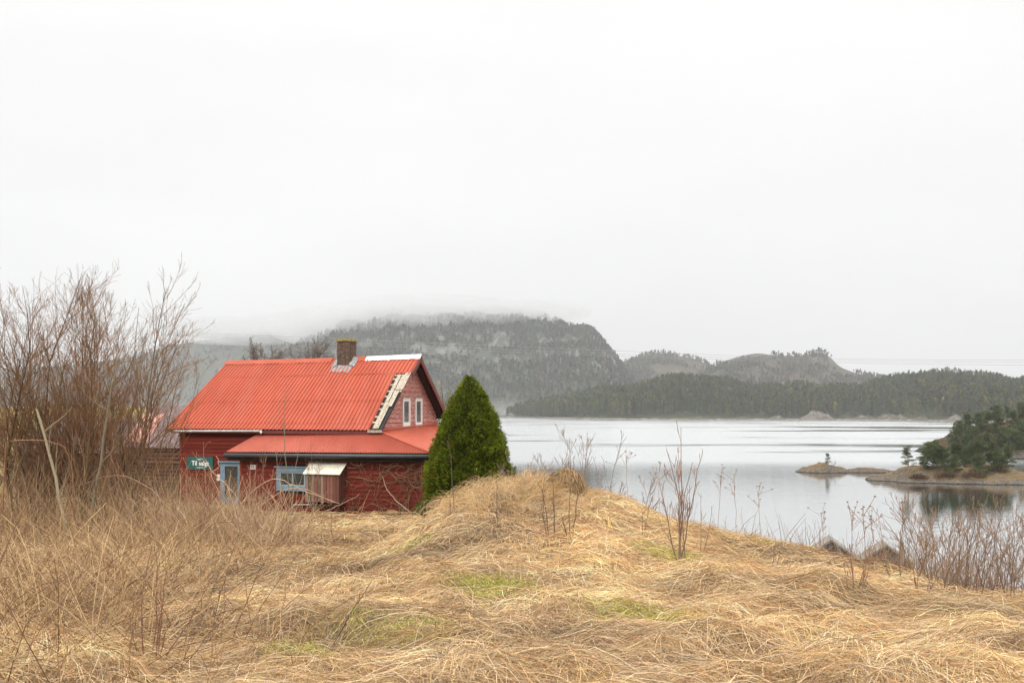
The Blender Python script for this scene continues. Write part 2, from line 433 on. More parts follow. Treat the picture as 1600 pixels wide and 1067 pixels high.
PAL = np.array([(.61, .40, .19), (.72, .525, .30), (.51, .31, .135), (.40, .235, .10), (.51, .38, .235), (.65, .445, .22), (.33, .19, .09), (.21, .115, .055), (.33, .25, .16)])
def blades(roots, ang, L, wd, lift, base, colr, K=5, stand=0, rng=R):
    """grass stalks: (n,2) roots, heading, length, width, arch height, base height, colour -> ribbon mesh"""
    n = len(roots)
    t = np.linspace(0, 1, K)[None, :]
    bend = rng.normal(0, .22, n)[:, None]
    a = ang[:, None] + bend * t
    st = np.broadcast_to(np.asarray(stand, float), (n,))[:, None]
    reach = L[:, None] * (t * (1 - st) + st * .55 * t ** 1.8)
    x = roots[:, 0:1] + reach * np.cos(a); y = roots[:, 1:2] + reach * np.sin(a)
    h = base[:, None] * (1 - .5 * t) + lift[:, None] * 4 * t * (1 - t) * (1 - st) + st * L[:, None] * (t - .28 * t ** 3)
    g = ground(x.ravel(), y.ravel()).reshape(n, K)
    P = np.stack([x, y, g + h], -1)
    T = np.gradient(P, axis=1); T /= np.linalg.norm(T, axis=2)[..., None] + 1e-9
    tw = rng.normal(0, .6, n)[:, None, None]
    view = P - np.array([0, 0, H + 1.5]); view = view + tw * np.array([0, 0, 8.0])
    S = np.cross(T, view); S /= np.linalg.norm(S, axis=2)[..., None] + 1e-9
    w = (wd[:, None] * (1 - .75 * t ** 1.5))[..., None] * .5
    V = np.stack([P - S * w, P + S * w], 2).reshape(-1, 3)
    i = np.arange(n)[:, None] * 2 * K + 2 * np.arange(K - 1)[None, :]
    Q = np.stack([i, i + 1, i + 3, i + 2], -1).reshape(-1, 4)
    C = np.repeat(colr, 2 * K, axis=0)
    return V, Q, C

def cat_mesh(parts):
    V = []; Q = []; C = []; n = 0
    for v, q, c in parts:
        V.append(v); Q.append(q + n); C.append(c); n += len(v)
    return np.concatenate(V), np.concatenate(Q), np.concatenate(C)

def in_house(X, Y):
    s = (X + 5.04) * UX - (Y - 39) * UY2
    t = (X + 5.04) * UY2 + (Y - 39) * UX
    return (s > -9.8) & (s < 2.1) & (t > -.75) & (t < 6.6)
UX, UY2 = math.cos(rad(18)), math.sin(rad(18))

def sample_spots(n, y0, y1, p, rng, px0=-120, px1=1720):
    u = rng.random(n)
    a = 1 - p
    Y = (y0 ** a + u * (y1 ** a - y0 ** a)) ** (1 / a)
    px = rng.uniform(px0, px1, n)
    X = (px - 800) / F * Y
    return X, Y

def pick_colors(n, X, Y, rng):
    """straw tints in drifts: pale, tan and brown patches"""
    f = fbm(X * .9, Y * .9, 4, 3)
    k = rng.integers(0, len(PAL), n)
    c = PAL[k] * (1 + .15 * rng.normal(size=(n, 1)))
    tone = np.clip(.88 + 2.1 * (f - .46), .40, 1.30)[:, None]
    return np.clip(c * tone, .02, .85)

def build_grass():
    rng = np.random.default_rng(11); parts = []
    # 1. the matted layer, in wisps of nearly parallel stalks
    nw = 19000
    X, Y = sample_spots(nw, 4.6, 46, 1.35, rng)
    keep = ~in_house(X, Y) & ~((X > 2) & (Y > 20)) & (rng.random(nw) > .9 * moss(X, Y))
    X, Y = X[keep], Y[keep]; nw = len(X)
    nb = 30
    ang = flow(X, Y) + rng.normal(0, .55, nw)
    L = rng.uniform(.22, .60, nw) * (1 + .012 * Y); lift = rng.uniform(.015, .085, nw); base = rng.uniform(0, .09, nw) ** 1.0
    cw = pick_colors(nw, X, Y, rng)
    rep = lambda a: np.repeat(a, nb, axis=0)
    n = nw * nb
    sp = rep(.05 + .012 * Y)
    roots = np.stack([rep(X) + rng.normal(0, 1, n) * sp, rep(Y) + rng.normal(0, 1, n) * sp], -1)
    c = np.clip(rep(cw) * (1.04 + .30 * rng.normal(size=(n, 1))) + .03 * rng.normal(size=(n, 3)) * .4, .02, .9)
    wd = np.maximum(.0024, .00040 * rep(Y)) * rng.uniform(.7, 1.35, n)
    parts.append(blades(roots, rep(ang) + rng.normal(0, .38, n), rep(L) * rng.uniform(.6, 1.25, n), wd,
                        rep(lift) * rng.uniform(.4, 1.6, n), rep(base) + rng.uniform(0, .03, n), c, 5, 0, rng))
    # 2. standing and arching stalks: thick on the mound's crest, thin elsewhere
    nw = 5200
    X, Y = sample_spots(nw, 5, 40, 1.2, rng)
    md = np.exp(-np.abs((X - .6) / 2.6) ** 2 - ((Y - 15) / 1.7) ** 2)
    pr = .10 + .9 * md + .25 * smooth(.55, .75, fbm(X * .5, Y * .5, 8, 2))
    keep = (rng.random(nw) < pr) & ~in_house(X, Y) & ~((X > 2) & (Y > 19))
    # more of them along the crest
    Xc = rng.normal(.8, 1.9, 900); Yc = rng.normal(14.9, .9, 900)
    X = np.concatenate([X[keep], Xc]); Y = np.concatenate([Y[keep], Yc]); nw = len(X); nb = 16
    n = nw * nb
    ang = flow(X, Y) + rng.normal(0, .8, nw)
    roots = np.stack([rep2(X, nb) + rng.normal(0, .09, n), rep2(Y, nb) + rng.normal(0, .09, n)], -1)
    c = np.clip(rep2(pick_colors(nw, X, Y, rng), nb) * (1 + .2 * rng.normal(size=(n, 1))), .02, .9)
    wd = np.maximum(.0026, .00042 * rep2(Y, nb)) * rng.uniform(.7, 1.2, n)
    parts.append(blades(roots, rep2(ang, nb) + rng.normal(0, .6, n), rng.uniform(.16, .42, n), wd, rng.uniform(.02, .1, n), rng.uniform(0, .03, n), c, 5,
                        np.repeat(rng.uniform(.15, .75, nw), nb), rng))
    # broken bits and short stubble at every angle
    n = 60000; X, Y = sample_spots(n, 4.7, 24, 1.5, rng); k = ~((X > 2) & (Y > 18)); X, Y = X[k], Y[k]; n = len(X)
    c = PAL[rng.integers(0, len(PAL), n)] * rng.uniform(.6, 1.15, (n, 1))
    parts.append(blades(np.stack([X, Y], -1), rng.uniform(0, 6.28, n), rng.uniform(.04, .17, n), np.maximum(.0026, .0004 * Y) * rng.uniform(.7, 1.4, n), rng.uniform(0, .05, n), rng.uniform(.03, .13, n), c, 3,
                        np.where(rng.random(n) < .3, rng.uniform(.2, .7, n), 0), rng))
    # 2a. long coarse stalks lying criss-cross on top
    n = 13000; X, Y = sample_spots(n, 4.8, 30, 1.5, rng); k = ~in_house(X, Y) & ~((X > 2) & (Y > 19)) & (rng.random(n) > .9 * moss(X, Y)); X, Y = X[k], Y[k]; n = len(X)
    c = np.array([(.74, .55, .33), (.60, .42, .23), (.46, .29, .16), (.34, .19, .11), (.70, .56, .38)])[rng.integers(0, 5, n)] * rng.uniform(.75, 1.1, (n, 1))
    parts.append(blades(np.stack([X, Y], -1), flow(X, Y) + rng.normal(0, .9, n), rng.uniform(.35, .95, n), np.maximum(.0034, .00042 * Y) * rng.uniform(.7, 1.3, n),
                        rng.uniform(.02, .13, n), rng.uniform(.04, .13, n), c, 5, 0, rng))
    # 2b. tall dry grass hanging over the crest of the mound
    nw = 1500; nb = 12; px_ = np.concatenate([rng.normal(800, 75, 900), rng.uniform(880, 1190, 600)]); Yc = rng.normal(15.1, .9, nw); Xc = (px_ - 800) / F * Yc
    kk = rng.random(nw) < np.clip(3 * (vn(Xc * 1.3, Yc * 1.3, 12) - .28), .08, 1); Xc, Yc = Xc[kk], Yc[kk]; nw = len(Xc); n = nw * nb
    ang = np.repeat(np.where(rng.random(nw) < .5, flow(Xc, Yc) + rng.normal(0, .7, nw), rng.uniform(0, 6.28, nw)), nb) + rng.normal(0, .6, n)
    roots = np.stack([rep2(Xc, nb) + rng.normal(0, .07, n), rep2(Yc, nb) + rng.normal(0, .07, n)], -1)
    c = np.clip(rep2(PAL[rng.integers(0, 6, nw)], nb) * rng.uniform(.75, 1.15, (n, 1)), .02, .9)
    parts.append(blades(roots, ang, rng.uniform(.28, .66, n) * (1 - .45 * smooth(.35, .8, rep2(Xc, nb))), np.full(n, .0062) * rng.uniform(.6, 1.2, n), rng.uniform(.02, .1, n), rng.uniform(0, .03, n), c, 6,
                        np.clip(np.repeat(rng.choice([.55, .8, 1.0], nw), nb) + rng.normal(0, .08, n), .3, 1.0), rng))
    V, Q, C = cat_mesh(parts)
    kind(np_mesh('dry_grass', V, Q, M['blade'], None, C), 'stuff')
    # 3. moss and short green shoots
    n = 60000
    k = rng.integers(0, len(MOSS_W), n); mw = np.array(MOSS_W)[k]
    x = mw[:, 0] + rng.normal(0, .6, n) * mw[:, 2]; y = mw[:, 1] + rng.normal(0, .65, n) * mw[:, 2]
    c = np.array([(.32, .31, .04), (.44, .41, .08), (.26, .25, .03), (.54, .42, .18)])[rng.integers(0, 4, n)] * rng.uniform(.75, 1.2, (n, 1))
    v = blades(np.stack([x, y], -1), rng.uniform(0, 6.28, n), rng.uniform(.03, .10, n), np.full(n, .0045), rng.uniform(.005, .03, n), rng.uniform(.05, .14, n), c, 4, .55, rng)
    kind(np_mesh('moss', *v[:2], M['blade'], None, v[2]), 'stuff')
def rep2(a, nb): return np.repeat(a, nb, axis=0)
build_grass()

# ------------------------------------------------------------------ the red house
AX, AY = -5.04, 39.0
def hp(s, t, z):
    """house coordinates: s along the long side (towards the right gable), t to the back, z over the camera"""
    return np.array([AX + UX * s + UY2 * t, AY - UY2 * s + UX * t, z + H])
def s_px(px, t):
    m = (px - 800) / F
    return (m * (AY + UX * t) - AX - UY2 * t) / (UX + UY2 * m)
def z_py(py, s, t):
    return (HZ - py) / F * (AY - UY2 * s + UX * t)
hU = np.array([UX, -UY2, 0]); hV = np.array([UY2, UX, 0]); hZ = np.array([0, 0, 1.])

def corrugated(mb, p00, p10, p01, p11, pitch, amp, trap=False, rows=((0, 1),), step=.012, cut=None):
    """sheet between four corners (0->1 along the eave, 0->1 up the slope), ribs running up the slope"""
    p00, p10, p01, p11 = (np.array(p, float) for p in (p00, p10, p01, p11))
    Lr = max(np.linalg.norm(p10 - p00), np.linalg.norm(p11 - p01)); n = max(2, int(round(Lr / pitch)))
    prof = [(0, 0), (.30, 0), (.42, 1), (.70, 1), (.82, 0)] if trap else [(k / 6, .5 - .5 * math.cos(k / 6 * 2 * math.pi)) for k in range(6)]
    us = [((i + a) / n, h) for i in range(n) for a, h in prof] + [(1, prof[0][1])]
    nrm = np.cross(p10 - p00, p01 - p00); nrm /= np.linalg.norm(nrm)
    if nrm[2] < 0: nrm = -nrm
    for ri, (v0, v1) in enumerate(rows):
        vs = []; nv = 5
        for j in range(nv):
            v = v0 + (v1 - v0) * j / (nv - 1)
            for u, h in us:
                p = (p00 * (1 - u) + p10 * u) * (1 - v) + (p01 * (1 - u) + p11 * u) * v
                wob = .012 * (fbm(u * 9, v * 5, 3, 2) - .5)
                vs.append(p + nrm * (h * amp + ri * 0 + (step if ri % 2 else 0) * (1 - (v - v0) / (v1 - v0)) + wob))
        m = len(us)
        mb.add(vs, [(j * m + i, j * m + i + 1, (j + 1) * m + i + 1, (j + 1) * m + i) for j in range(nv - 1) for i in range(m - 1)])

RED = np.array((.155, .026, .017))
def siding(mb, p0, u, width, z0, z1, nrm, bh=.165, top=None, left=None, base=RED, rng=R, var=.2):
    """horizontal lap boards on a wall plane: p0 + u*s, s in 0..width; top(z)->(s0,s1) clips under a gable"""
    z = z0
    while z < z1 - .01:
        h = min(bh, z1 - z); s0, s1 = (0, width) if top is None else top(z + h * .5)
        a0, a1 = (s0, s1) if top is None else top(z); b0, b1 = (s0, s1) if top is None else top(z + h)
        if a1 - a0 > .05:
            j = 1 + var * rng.normal(); mb.cur = tuple(np.clip(base * j, .01, .9))
            B = lambda s, zz, d: p0 + u * s + hZ * zz + nrm * d
            tilt = .036 + .005 * rng.normal()
            mb.hexa([B(a0, z, 0), B(a1, z, 0), B(a1, z, tilt), B(a0, z, tilt)],
                    [B(b0, z + h - .004, 0), B(b1, z + h - .004, 0), B(b1, z + h - .004, .006), B(b0, z + h - .004, .006)])
        z += h

def build_house():
    rng = np.random.default_rng(5)
    org = hp(-5, 3, -4.0)
    house = thing('red_house', 'old red boarded house with bright red metal roof and broken right roof edge', 'house', org)
    B = lambda: MB(org)
    LZ = -.81; RT, RZ0, RZ1, RS = 3.66, 2.27, 2.14, -9.6            # ridge: depth, height right, left, left end
    EL, BT, BZ = -10.15, 6.75, -.28
    # --- walls
    w = B(); siding(w, hp(-9.58, .3, H * 0), hU, 9.13, -4.6, -.55, -hV, rng=rng); 
    w.cur = tuple(RED * .9); w.box(hp(-9.62, .262, -4.6), hU * .13, hV * .04, hZ * 3.9)
    w.build('wall', M['wood_col'], house)
    w = B(); w.cur = tuple(RED * .6)
    w.hexa([hp(-9.5, .34, -4.6), hp(-.55, .34, -4.6), hp(-.55, 6.4, -4.6), hp(-9.5, 6.4, -4.6)], [hp(-9.5, .34, -.62), hp(-.55, .34, -.62), hp(-.55, 6.4, -.30), hp(-9.5, 6.4, -.30)])
    w.build('wall_core', M['dark'], house)
    w = B(); siding(w, hp(-.45, 6.45, H * 0), -hU, 9.13, -4.6, -.3, hV, rng=rng); w.build('wall', M['wood_col'], house)
    def clip(z):     # underside of the roof slopes, in t measured from the front wall
        tf = (z - (-.92)) / (3.08 / 3.66); tb = 6.75 - (z + .42) / (2.55 / 3.09)
        return (max(0, tf - .3), min(6.15, tb - .3))
    w = B(); siding(w, hp(-.45, .3, 0), hV, 6.15, -4.6, 2.05, hU, .185, clip, base=np.array((.36, .095, .07)), rng=rng, var=.12); w.build('gable_wall', M['gable'], house)
    w = B(); siding(w, hp(-9.58, 6.45, 0), -hV, 6.15, -4.6, 2.0, -hU, .17, lambda z: (6.15 - clip(z)[1], 6.15 - clip(z)[0]), rng=rng); w.build('gable_wall', M['wood_col'], house)
    # --- main roof
    LM0, LM1 = s_px(576, 0.0), s_px(618.5, 2.75)                    # where the metal has gone
    def rp(s, v, back=False, up=0):
        """point on a slope, v 0 eave..1 ridge"""
        z1 = RZ1 + (RZ0 - RZ1) * (s - RS) / (0 - RS) - .03 * math.sin(math.pi * min(1, max(0, -s / 9.6)))
        t0, z0 = (BT, BZ) if back else (0, LZ)
        return hp(s, t0 + (RT - t0) * v, z0 + (z1 - z0) * v + up)
    roof = B(); VB = .765
    corrugated(roof, rp(EL, 0), rp(LM0, 0), rp(EL + (RS - EL) * VB, VB), rp(s_px(618.5, RT * VB), VB), .178, .042, True, ((0, .505), (.495, 1)))
    corrugated(roof, rp(EL + (RS - EL) * VB, VB - .01), rp(-.06, VB - .01), rp(RS, 1), rp(0.0, 1), .178, .042, True)
    ro = roof.build('roof', M['roof'], house, solid=.004)
    roof = B(); corrugated(roof, rp(0, 0, True), rp(EL, 0, True), rp(0, 1, True), rp(RS, 1, True), .178, .042, True)
    roof.build('roof', M['roof'], house, solid=.004)
    # decking under both slopes, dark; then the bare planks at the broken edge
    d = B(); d.cur = (1, 1, 1)
    d.hexa([rp(EL + .15, .01, False, -.16), rp(-.12, .01, False, -.16), rp(-.12, .99, False, -.16), rp(RS + .15, .99, False, -.16)],
           [rp(EL + .15, .01, False, -.06), rp(-.12, .01, False, -.06), rp(-.12, .99, False, -.06), rp(RS + .15, .99, False, -.06)])
    d.hexa([rp(EL + .15, .01, True, -.16), rp(-.12, .01, True, -.16), rp(-.12, .985, True, -.16), rp(RS + .15, .985, True, -.16)],
           [rp(EL + .15, .01, True, -.06), rp(-.12, .01, True, -.06), rp(-.12, .985, True, -.06), rp(RS + .15, .985, True, -.06)])
    d.build('roof_deck', M['dark'], house)
    # planks run up the slope, short battens across them
    def plank(s0, s1, v0, v1, up=.0, name='roof_plank', th=.022):
        m = B(); j = .02 * rng.normal()
        a = [rp(s0, v0, up=up), rp(s1, v0, up=up), rp(s1 + j, v1, up=up), rp(s0 + j, v1, up=up)]
        m.hexa(a, [p + hZ * th for p in a]); m.build(name, M['old_wood'], house)
    pe = lambda v, k: (LM0 + (s_px(618.5, RT * VB) - LM0) * v / VB) * (1 - k) + (-.02) * k
    for k0, k1, v0, v1, up in ((.22, .46, .02, .36, .0), (.20, .42, .37, .74, .0), (.48, .62, .02, .30, .0), (.52, .80, .30, .50, .02), (.55, .98, .52, .72, .02), (.62, .96, .73, .765, .0), (.46, .52, .05, .72, -.02)):
        m = B(); a = [rp(pe(v0, k0), v0, up=up), rp(pe(v0, k1), v0, up=up), rp(pe(v1, k1), v1, up=up), rp(pe(v1, k0), v1, up=up)]
        m.hexa(a, [p + hZ * .022 for p in a]); m.build('roof_plank', M['old_wood'], house)
    for v in (.10, .17, .27, .34, .44, .51, .60, .68, .735):
        k1 = rng.uniform(.25, .5) if v not in (.51, .735) else .95
        m = B(); a = [rp(pe(v, -.05), v, up=-.035), rp(pe(v, k1), v, up=-.035), rp(pe(v, k1), v + .013, up=-.035), rp(pe(v, -.05), v + .013, up=-.035)]
        m.hexa(a, [p + hZ * .03 for p in a]); m.build('batten', M['old_wood'], house)
    m = B(); m.box(rp(LM0 - .02, -.02, up=-.03), hU * .60, hV * .09, hZ * .10); m.build('eave_board', M['old_wood'], house)
    # ridge cap, old red sheet on the left and a pale replacement on the right
    def cap(s0, s1, mt, name, nn=14):
        m = B(); vs = []
        for i in range(nn + 1):
            s = s0 + (s1 - s0) * i / nn; jz = .012 * rng.normal()
            vs += [rp(s, .945, up=.07 + jz), rp(s, 1, up=.105), rp(s, .945, True, up=.07)]
        m.add(vs, [(3 * i, 3 * i + 3, 3 * i + 4, 3 * i + 1) for i in range(nn)] + [(3 * i + 1, 3 * i + 4, 3 * i + 5, 3 * i + 2) for i in range(nn)])
        m.build(name, mt, ro, solid=.008)
    cs = s_px(573, RT)
    cap(RS, s_px(520, RT), M['roof'], 'ridge_cap'); cap(s_px(556, RT), cs, M['roof'], 'ridge_cap', 4); cap(cs, .06, M['white_metal'], 'ridge_cap')
    # barge boards and soffit on the rear slope of the right gable, dark red underside
    m = B(); m.cur = (1, 1, 1)
    m.hexa([rp(-.02, 0, True, -.24), rp(.03, 0, True, -.24), rp(.03, 1, True, -.24), rp(-.02, 1, True, -.24)], [rp(-.02, 0, True, .02), rp(.03, 0, True, .02), rp(.03, 1, True, .02), rp(-.02, 1, True, .02)])
    m.build('bargeboard', M['dark_red'], house)
    m = B(); m.hexa([rp(-.02, VB, False, -.22), rp(.03, VB, False, -.22), rp(.03, .99, False, -.22), rp(-.02, .99, False, -.22)], [rp(-.02, VB, False, .02), rp(.03, VB, False, .02), rp(.03, .99, False, .02), rp(-.02, .99, False, .02)])
    m.build('bargeboard', M['dark_red'], house)
    m = B(); m.hexa([rp(EL, 0, False, -.2), rp(EL + .05, 0, False, -.2), rp(RS + .05, 1, False, -.2), rp(RS, 1, False, -.2)], [rp(EL, 0, False, .0), rp(EL + .05, 0, False, .0), rp(RS + .05, 1, False, .0), rp(RS, 1, False, .0)])
    m.build('bargeboard', M['dark_red'], house)
    m = B(); m.box(hp(EL + .3, .02, LZ - .17), hU * 9.6, hV * .025, hZ * .13); m.build('eave_fascia', M['dark_red'], house)
    # white gutter on the left half of the main eave, with its bracket
    g = B(); g.tube([hp(s_px(272, -.06), -.06, LZ - .09), hp(s_px(409, -.06), -.06, LZ - .06)], (.042, .042), 8); go = g.build('gutter', M['old_gutter'], house, True)
    g = B(); g.tube([hp(s_px(408, -.06), -.06, LZ - .07), hp(s_px(408, -.06), -.07, LZ - .17)], [.05, .045], 8); g.build('outlet', M['white_box'], go, True)
    # screw patches
    for px, v in ((476, .50), (545, .50)):
        m = B(); m.box(rp(s_px(px, 1.9), v, up=.03), hU * .09, (rp(-3, .03) - rp(-3, 0)) * .9, hZ * .01); m.build('roof_patch', M['rust'], house)
    # --- chimney
    cz0, cz1 = 1.55, z_py(530, s_px(538, RT), RT); s0, s1 = s_px(526.5, RT - .45), s_px(545, RT - .45)
    ch = B(); ch.cur = (1, 1, 1)
    ch.box(hp(s0, RT - .45, cz0), hU * (s1 - s0), hV * .72, hZ * (cz1 - .13 - cz0)); co = ch.build('chimney', M['brick'], house, bevel=.01)
    m = B(); m.box(hp(s0 - .05, RT - .5, cz1 - .13), hU * (s1 - s0 + .1), hV * .82, hZ * .07); m.box(hp(s0 - .02, RT - .47, cz1 - .06), hU * (s1 - s0 + .04), hV * .76, hZ * .05); m.build('chimney_cap', M['moss_cap'], co, bevel=.015)
    m = B()
    fl = lambda s, v, u_: rp(s, v, up=u_)
    nn = 9
    vs = []
    for i in range(nn + 1):
        s = s0 - .22 + (s1 - s0 + .44) * i / nn; j = .03 * rng.random()
        vs += [fl(s, .80 - j, .058), fl(s, .86, .07), fl(s, .90 + .02 * rng.random(), .10 + .04 * rng.random())]
    m.add(vs, [(3 * i + k, 3 * i + 3 + k, 3 * i + 4 + k, 3 * i + 1 + k) for i in range(nn) for k in (0, 1)])
    for sgn, sa in ((-1, s0), (1, s1)):
        vs = []
        for i in range(6):
            v = .86 + .13 * i / 5
            vs += [fl(sa + sgn * (.24 + .05 * rng.random()), v, .068), fl(sa + sgn * .02, v, .09 + .09 * rng.random())]
        m.add(vs, [(2 * i, 2 * i + 1, 2 * i + 3, 2 * i + 2) for i in range(5)])
    m.build('flashing', M['lead'], co, solid=.006)
    # --- gable windows
    for a, b in ((628.5, 639.5), (648, 658.2)):
        def t_px(px, s=-.42):
            k = (px - 800) / F; return (k * (AY - UY2 * s) - AX - UX * s) / (UY2 - k * UX)
        t0, t1 = t_px(a), t_px(b); zt, zb = z_py(622, -.42, t0), z_py(667, -.42, t0)
        wo = B(); wo.box(hp(-.43, t0, zb), hU * .05, hV * (t1 - t0), hZ * .02)
        win = None
        m = B(); fw = .075
        for (ta, tb, za, zc) in ((t0, t0 + fw, zb, zt), (t1 - fw, t1, zb, zt), (t0 + fw, t1 - fw, zb, zb + .13), (t0 + fw, t1 - fw, zt - .08, zt)):
            m.box(hp(-.44, ta, za), hU * .075, hV * (tb - ta), hZ * (zc - za))
        win = m.build('window', M['white_wood'], house)
        m = B(); m.box(hp(-.44, t0 + fw, zb + .13), hU * .03, hV * (t1 - t0 - 2 * fw), hZ * (zt - zb - .21)); m.build('pane', M['glass'], win)
        m = B(); w2 = .035
        for (ta, tb, za, zc) in ((t0 + fw, t0 + fw + w2, zb + .13, zt - .08), (t1 - fw - w2, t1 - fw, zb + .13, zt - .08), (t0 + fw + w2, t1 - fw - w2, zb + .13, zb + .20), (t0 + fw + w2, t1 - fw - w2, zt - .13, zt - .08)):
            m.box(hp(-.41, ta, za), hU * .03, hV * (tb - ta), hZ * (zc - za))
        m.build('sash', M['white_wood'], win)
        m = B(); m.box(hp(-.44, t0 - .06, zt + .003), hU * .11, hV * (t1 - t0 + .12), hZ * .03); m.build('drip_board', M['old_wood'], win)
    # --- the lower wrap-round roof
    Bp, Bl = hp(2.43, -1.0, -1.64), hp(-6.5, -1.0, -1.70)
    A1, A0 = hp(-.43, .27, -.84), hp(-5.75, .27, -.985)
    Rb, Ra = hp(2.43, 6.7, -1.62), hp(-.43, 6.5, -.66)
    m = B(); corrugated(m, Bl, Bp, A0, A1, .115, .034, False); lo = m.build('lower_roof', M['roof_low'], house, solid=.004)
    m = B(); corrugated(m, Bp + hZ * .004, Rb, A1 + hZ * .004, Ra, .6, .012, True); m.build('lower_roof', M['roof'], house, solid=.004)
    m = B(); e = (A1 - Bp); m.tube([Bp + hZ * .0 - e * .0, Bp + e * .5 + hZ * .02, A1 + hZ * .02], .055, 6); 
    m.build('hip_cap', M['roof'], lo, True)
    m = B(); m.hexa([A1 + hZ * .0 + hU * .0, A1 + hU * .10, Ra + hU * .10, Ra], [A1 + hZ * .09, A1 + hU * .06 + hZ * .08, Ra + hU * .06 + hZ * .08, Ra + hZ * .09]); m.build('wall_flashing', M['roof'], lo)
    # its soffit, dark fascia and gutter
    m = B(); m.hexa([hp(-6.45, -.95, -2.02), hp(2.38, -.95, -1.97), hp(2.38, .1, -1.97), hp(-6.45, .1, -2.02)], [hp(-6.45, -.95, -1.74), hp(2.38, -.95, -1.67), hp(2.38, .1, -1.67), hp(-6.45, .1, -1.74)])
    m.hexa([hp(1.9, .1, -1.97), hp(2.38, .1, -1.97), hp(2.38, 6.6, -1.97), hp(1.9, 6.6, -1.97)], [hp(1.9, .1, -1.69), hp(2.38, .1, -1.69), hp(2.38, 6.6, -1.69), hp(1.9, 6.6, -1.69)])
    m.build('eave_soffit', M['dark'], house)
    g = B(); g.tube([hp(-6.5, -1.06, -1.83), hp(-2, -1.06, -1.80), hp(2.46, -1.06, -1.76)], .085, 10); g.build('gutter', M['dark_fascia'], house, True)
    # --- the lower walls
    s0, s1 = s_px(376, -.7), 2.0
    def hole_wall(holes):
        w = B(); z = -4.7
        while z < -1.76:
            h = min(.17, -1.76 - z); segs = [(s0, s1)]
            for (a, b, c, d) in holes:
                if z + h > c + .02 and z < d - .02:
                    segs = [q for x, y in segs for q in ((x, min(y, a)), (max(x, b), y)) if q[1] - q[0] > .02]
            for x, y in segs:
                w.cur = tuple(RED * (1 + .14 * rng.normal()))
                Bq = lambda s, zz, dd: hp(s, -.7 - dd, zz)
                w.hexa([Bq(x, z, 0), Bq(y, z, 0), Bq(y, z, .036), Bq(x, z, .036)], [Bq(x, z + h - .004, 0), Bq(y, z + h - .004, 0), Bq(y, z + h - .004, .006), Bq(x, z + h - .004, .006)])
            z += h
        w.cur = tuple(RED * 1.25); w.box(hp(1.93, -.74, -4.6), hU * .12, hV * .04, hZ * 2.85)
        w.box(hp(s0 - .02, -.735, -4.6), hU * .10, hV * .035, hZ * 2.85)
        w.build('wall', M['wood_col'], house)
    wa, wb = s_px(433, -.7), s_px(482, -.7); wt, wl = z_py(730, wa, -.7), z_py(766, wa, -.7)
    hole_wall([(wa, wb, wl, wt)])
    m = B(); m.cur = tuple(RED)
    siding(m, hp(2.0, -.7, 0), hV, 7.1, -4.7, -1.76, hU, .17, rng=rng); m.cur = tuple(RED * 1.5); m.box(hp(2.03, -.7, -4.6), hU * .03, hV * .12, hZ * 2.85)
    m.build('wall', M['wood_col'], house)
    m = B(); siding(m, hp(s0, .3, 0), -hV, 1.0, -4.7, -1.76, -hU, .17, rng=rng); m.build('wall', M['wood_col'], house)
    m = B(); m.box(hp(s0 + .03, -.66, -4.6), hU * (1.96 - s0 - .03), hV * .93, hZ * 2.6); m.build('wall_core', M['dark'], house)
    # blue window of the lower wall
    m = B(); f = .13
    for a, b, c, d in ((wa, wa + f, wl, wt), (wb - f, wb, wl, wt), (wa + f, wb - f, wl, wl + .2), (wa + f, wb - f, wt - .17, wt)):
        m.box(hp(a, -.76, c), hU * (b - a), hV * .06, hZ * (d - c))
    win = m.build('window', M['blue_wood'], house)
    m = B(); m.box(hp(wa + f, -.71, wl + .2), hU * (wb - wa - 2 * f), hV * .02, hZ * (wt - wl - .37)); m.build('pane', M['glass'], win)
    m = B(); f2 = .05
    for a, b, c, d in ((wa + f, wa + f + f2, wl + .2, wt - .17), (wb - f - f2, wb - f, wl + .2, wt - .17), (wa + f + f2, wb - f - f2, wl + .2, wl + .24), (wa + f + f2, wb - f - f2, wt - .22, wt - .17), ((wa + wb) / 2 - .02, (wa + wb) / 2 + .02, wl + .24, wt - .22)):
        m.box(hp(a, -.735, c), hU * (b - a), hV * .03, hZ * (d - c))
    m.build('sash', M['pale_blue'], win)
    m = B(); m.box(hp(wa - .08, -.80, wt + .003), hU * (wb - wa + .16), hV * .10, hZ * .05); m.build('drip_board', M['blue_wood'], win)
    # window on the right side wall, next to the spruce
    m = B()
    for a, b, c, d in ((-.1, 0.03, -3.0, -2.0), (.9, 1.03, -3.0, -2.0), (.03, .9, -3.0, -2.87), (.03, .9, -2.2, -2.0)):
        m.box(hp(2.0, a, c), hU * .07, hV * (b - a), hZ * (d - c))
    win = m.build('window', M['pale_blue'], house)
    m = B(); m.box(hp(2.0, .03, -2.87), hU * .04, hV * .87, hZ * .67); m.build('pane', M['glass'], win)
    # door in the main wall under the end of the lower eave
    da, db = s_px(345, .24), s_px(376, .24); dt = z_py(722, da, .24)
    m = B()
    for a, b, c, d in ((da, da + .22, -4.5, dt), (db - .12, db, -4.5, dt), (da + .22, db - .12, dt - .16, dt)):
        m.box(hp(a, .20, c), hU * (b - a), hV * .07, hZ * (d - c))
    m.box(hp(da - .08, .12, dt + .003), hU * (db - da + .12), hV * .14, hZ * .05)
    fr = m.build('door_frame', M['blue_wood'], house)
    m = B(); m.box(hp(da + .22, .25, -4.45), hU * (db - da - .34), hV * .03, hZ * (dt + 4.29)); dr = m.build('door', M['brown_door'], house)
    m = B(); m.box(hp(da + .28, .235, -2.75), hU * (db - da - .46), hV * .013, hZ * .6); m.build('pane', M['glass'], dr)
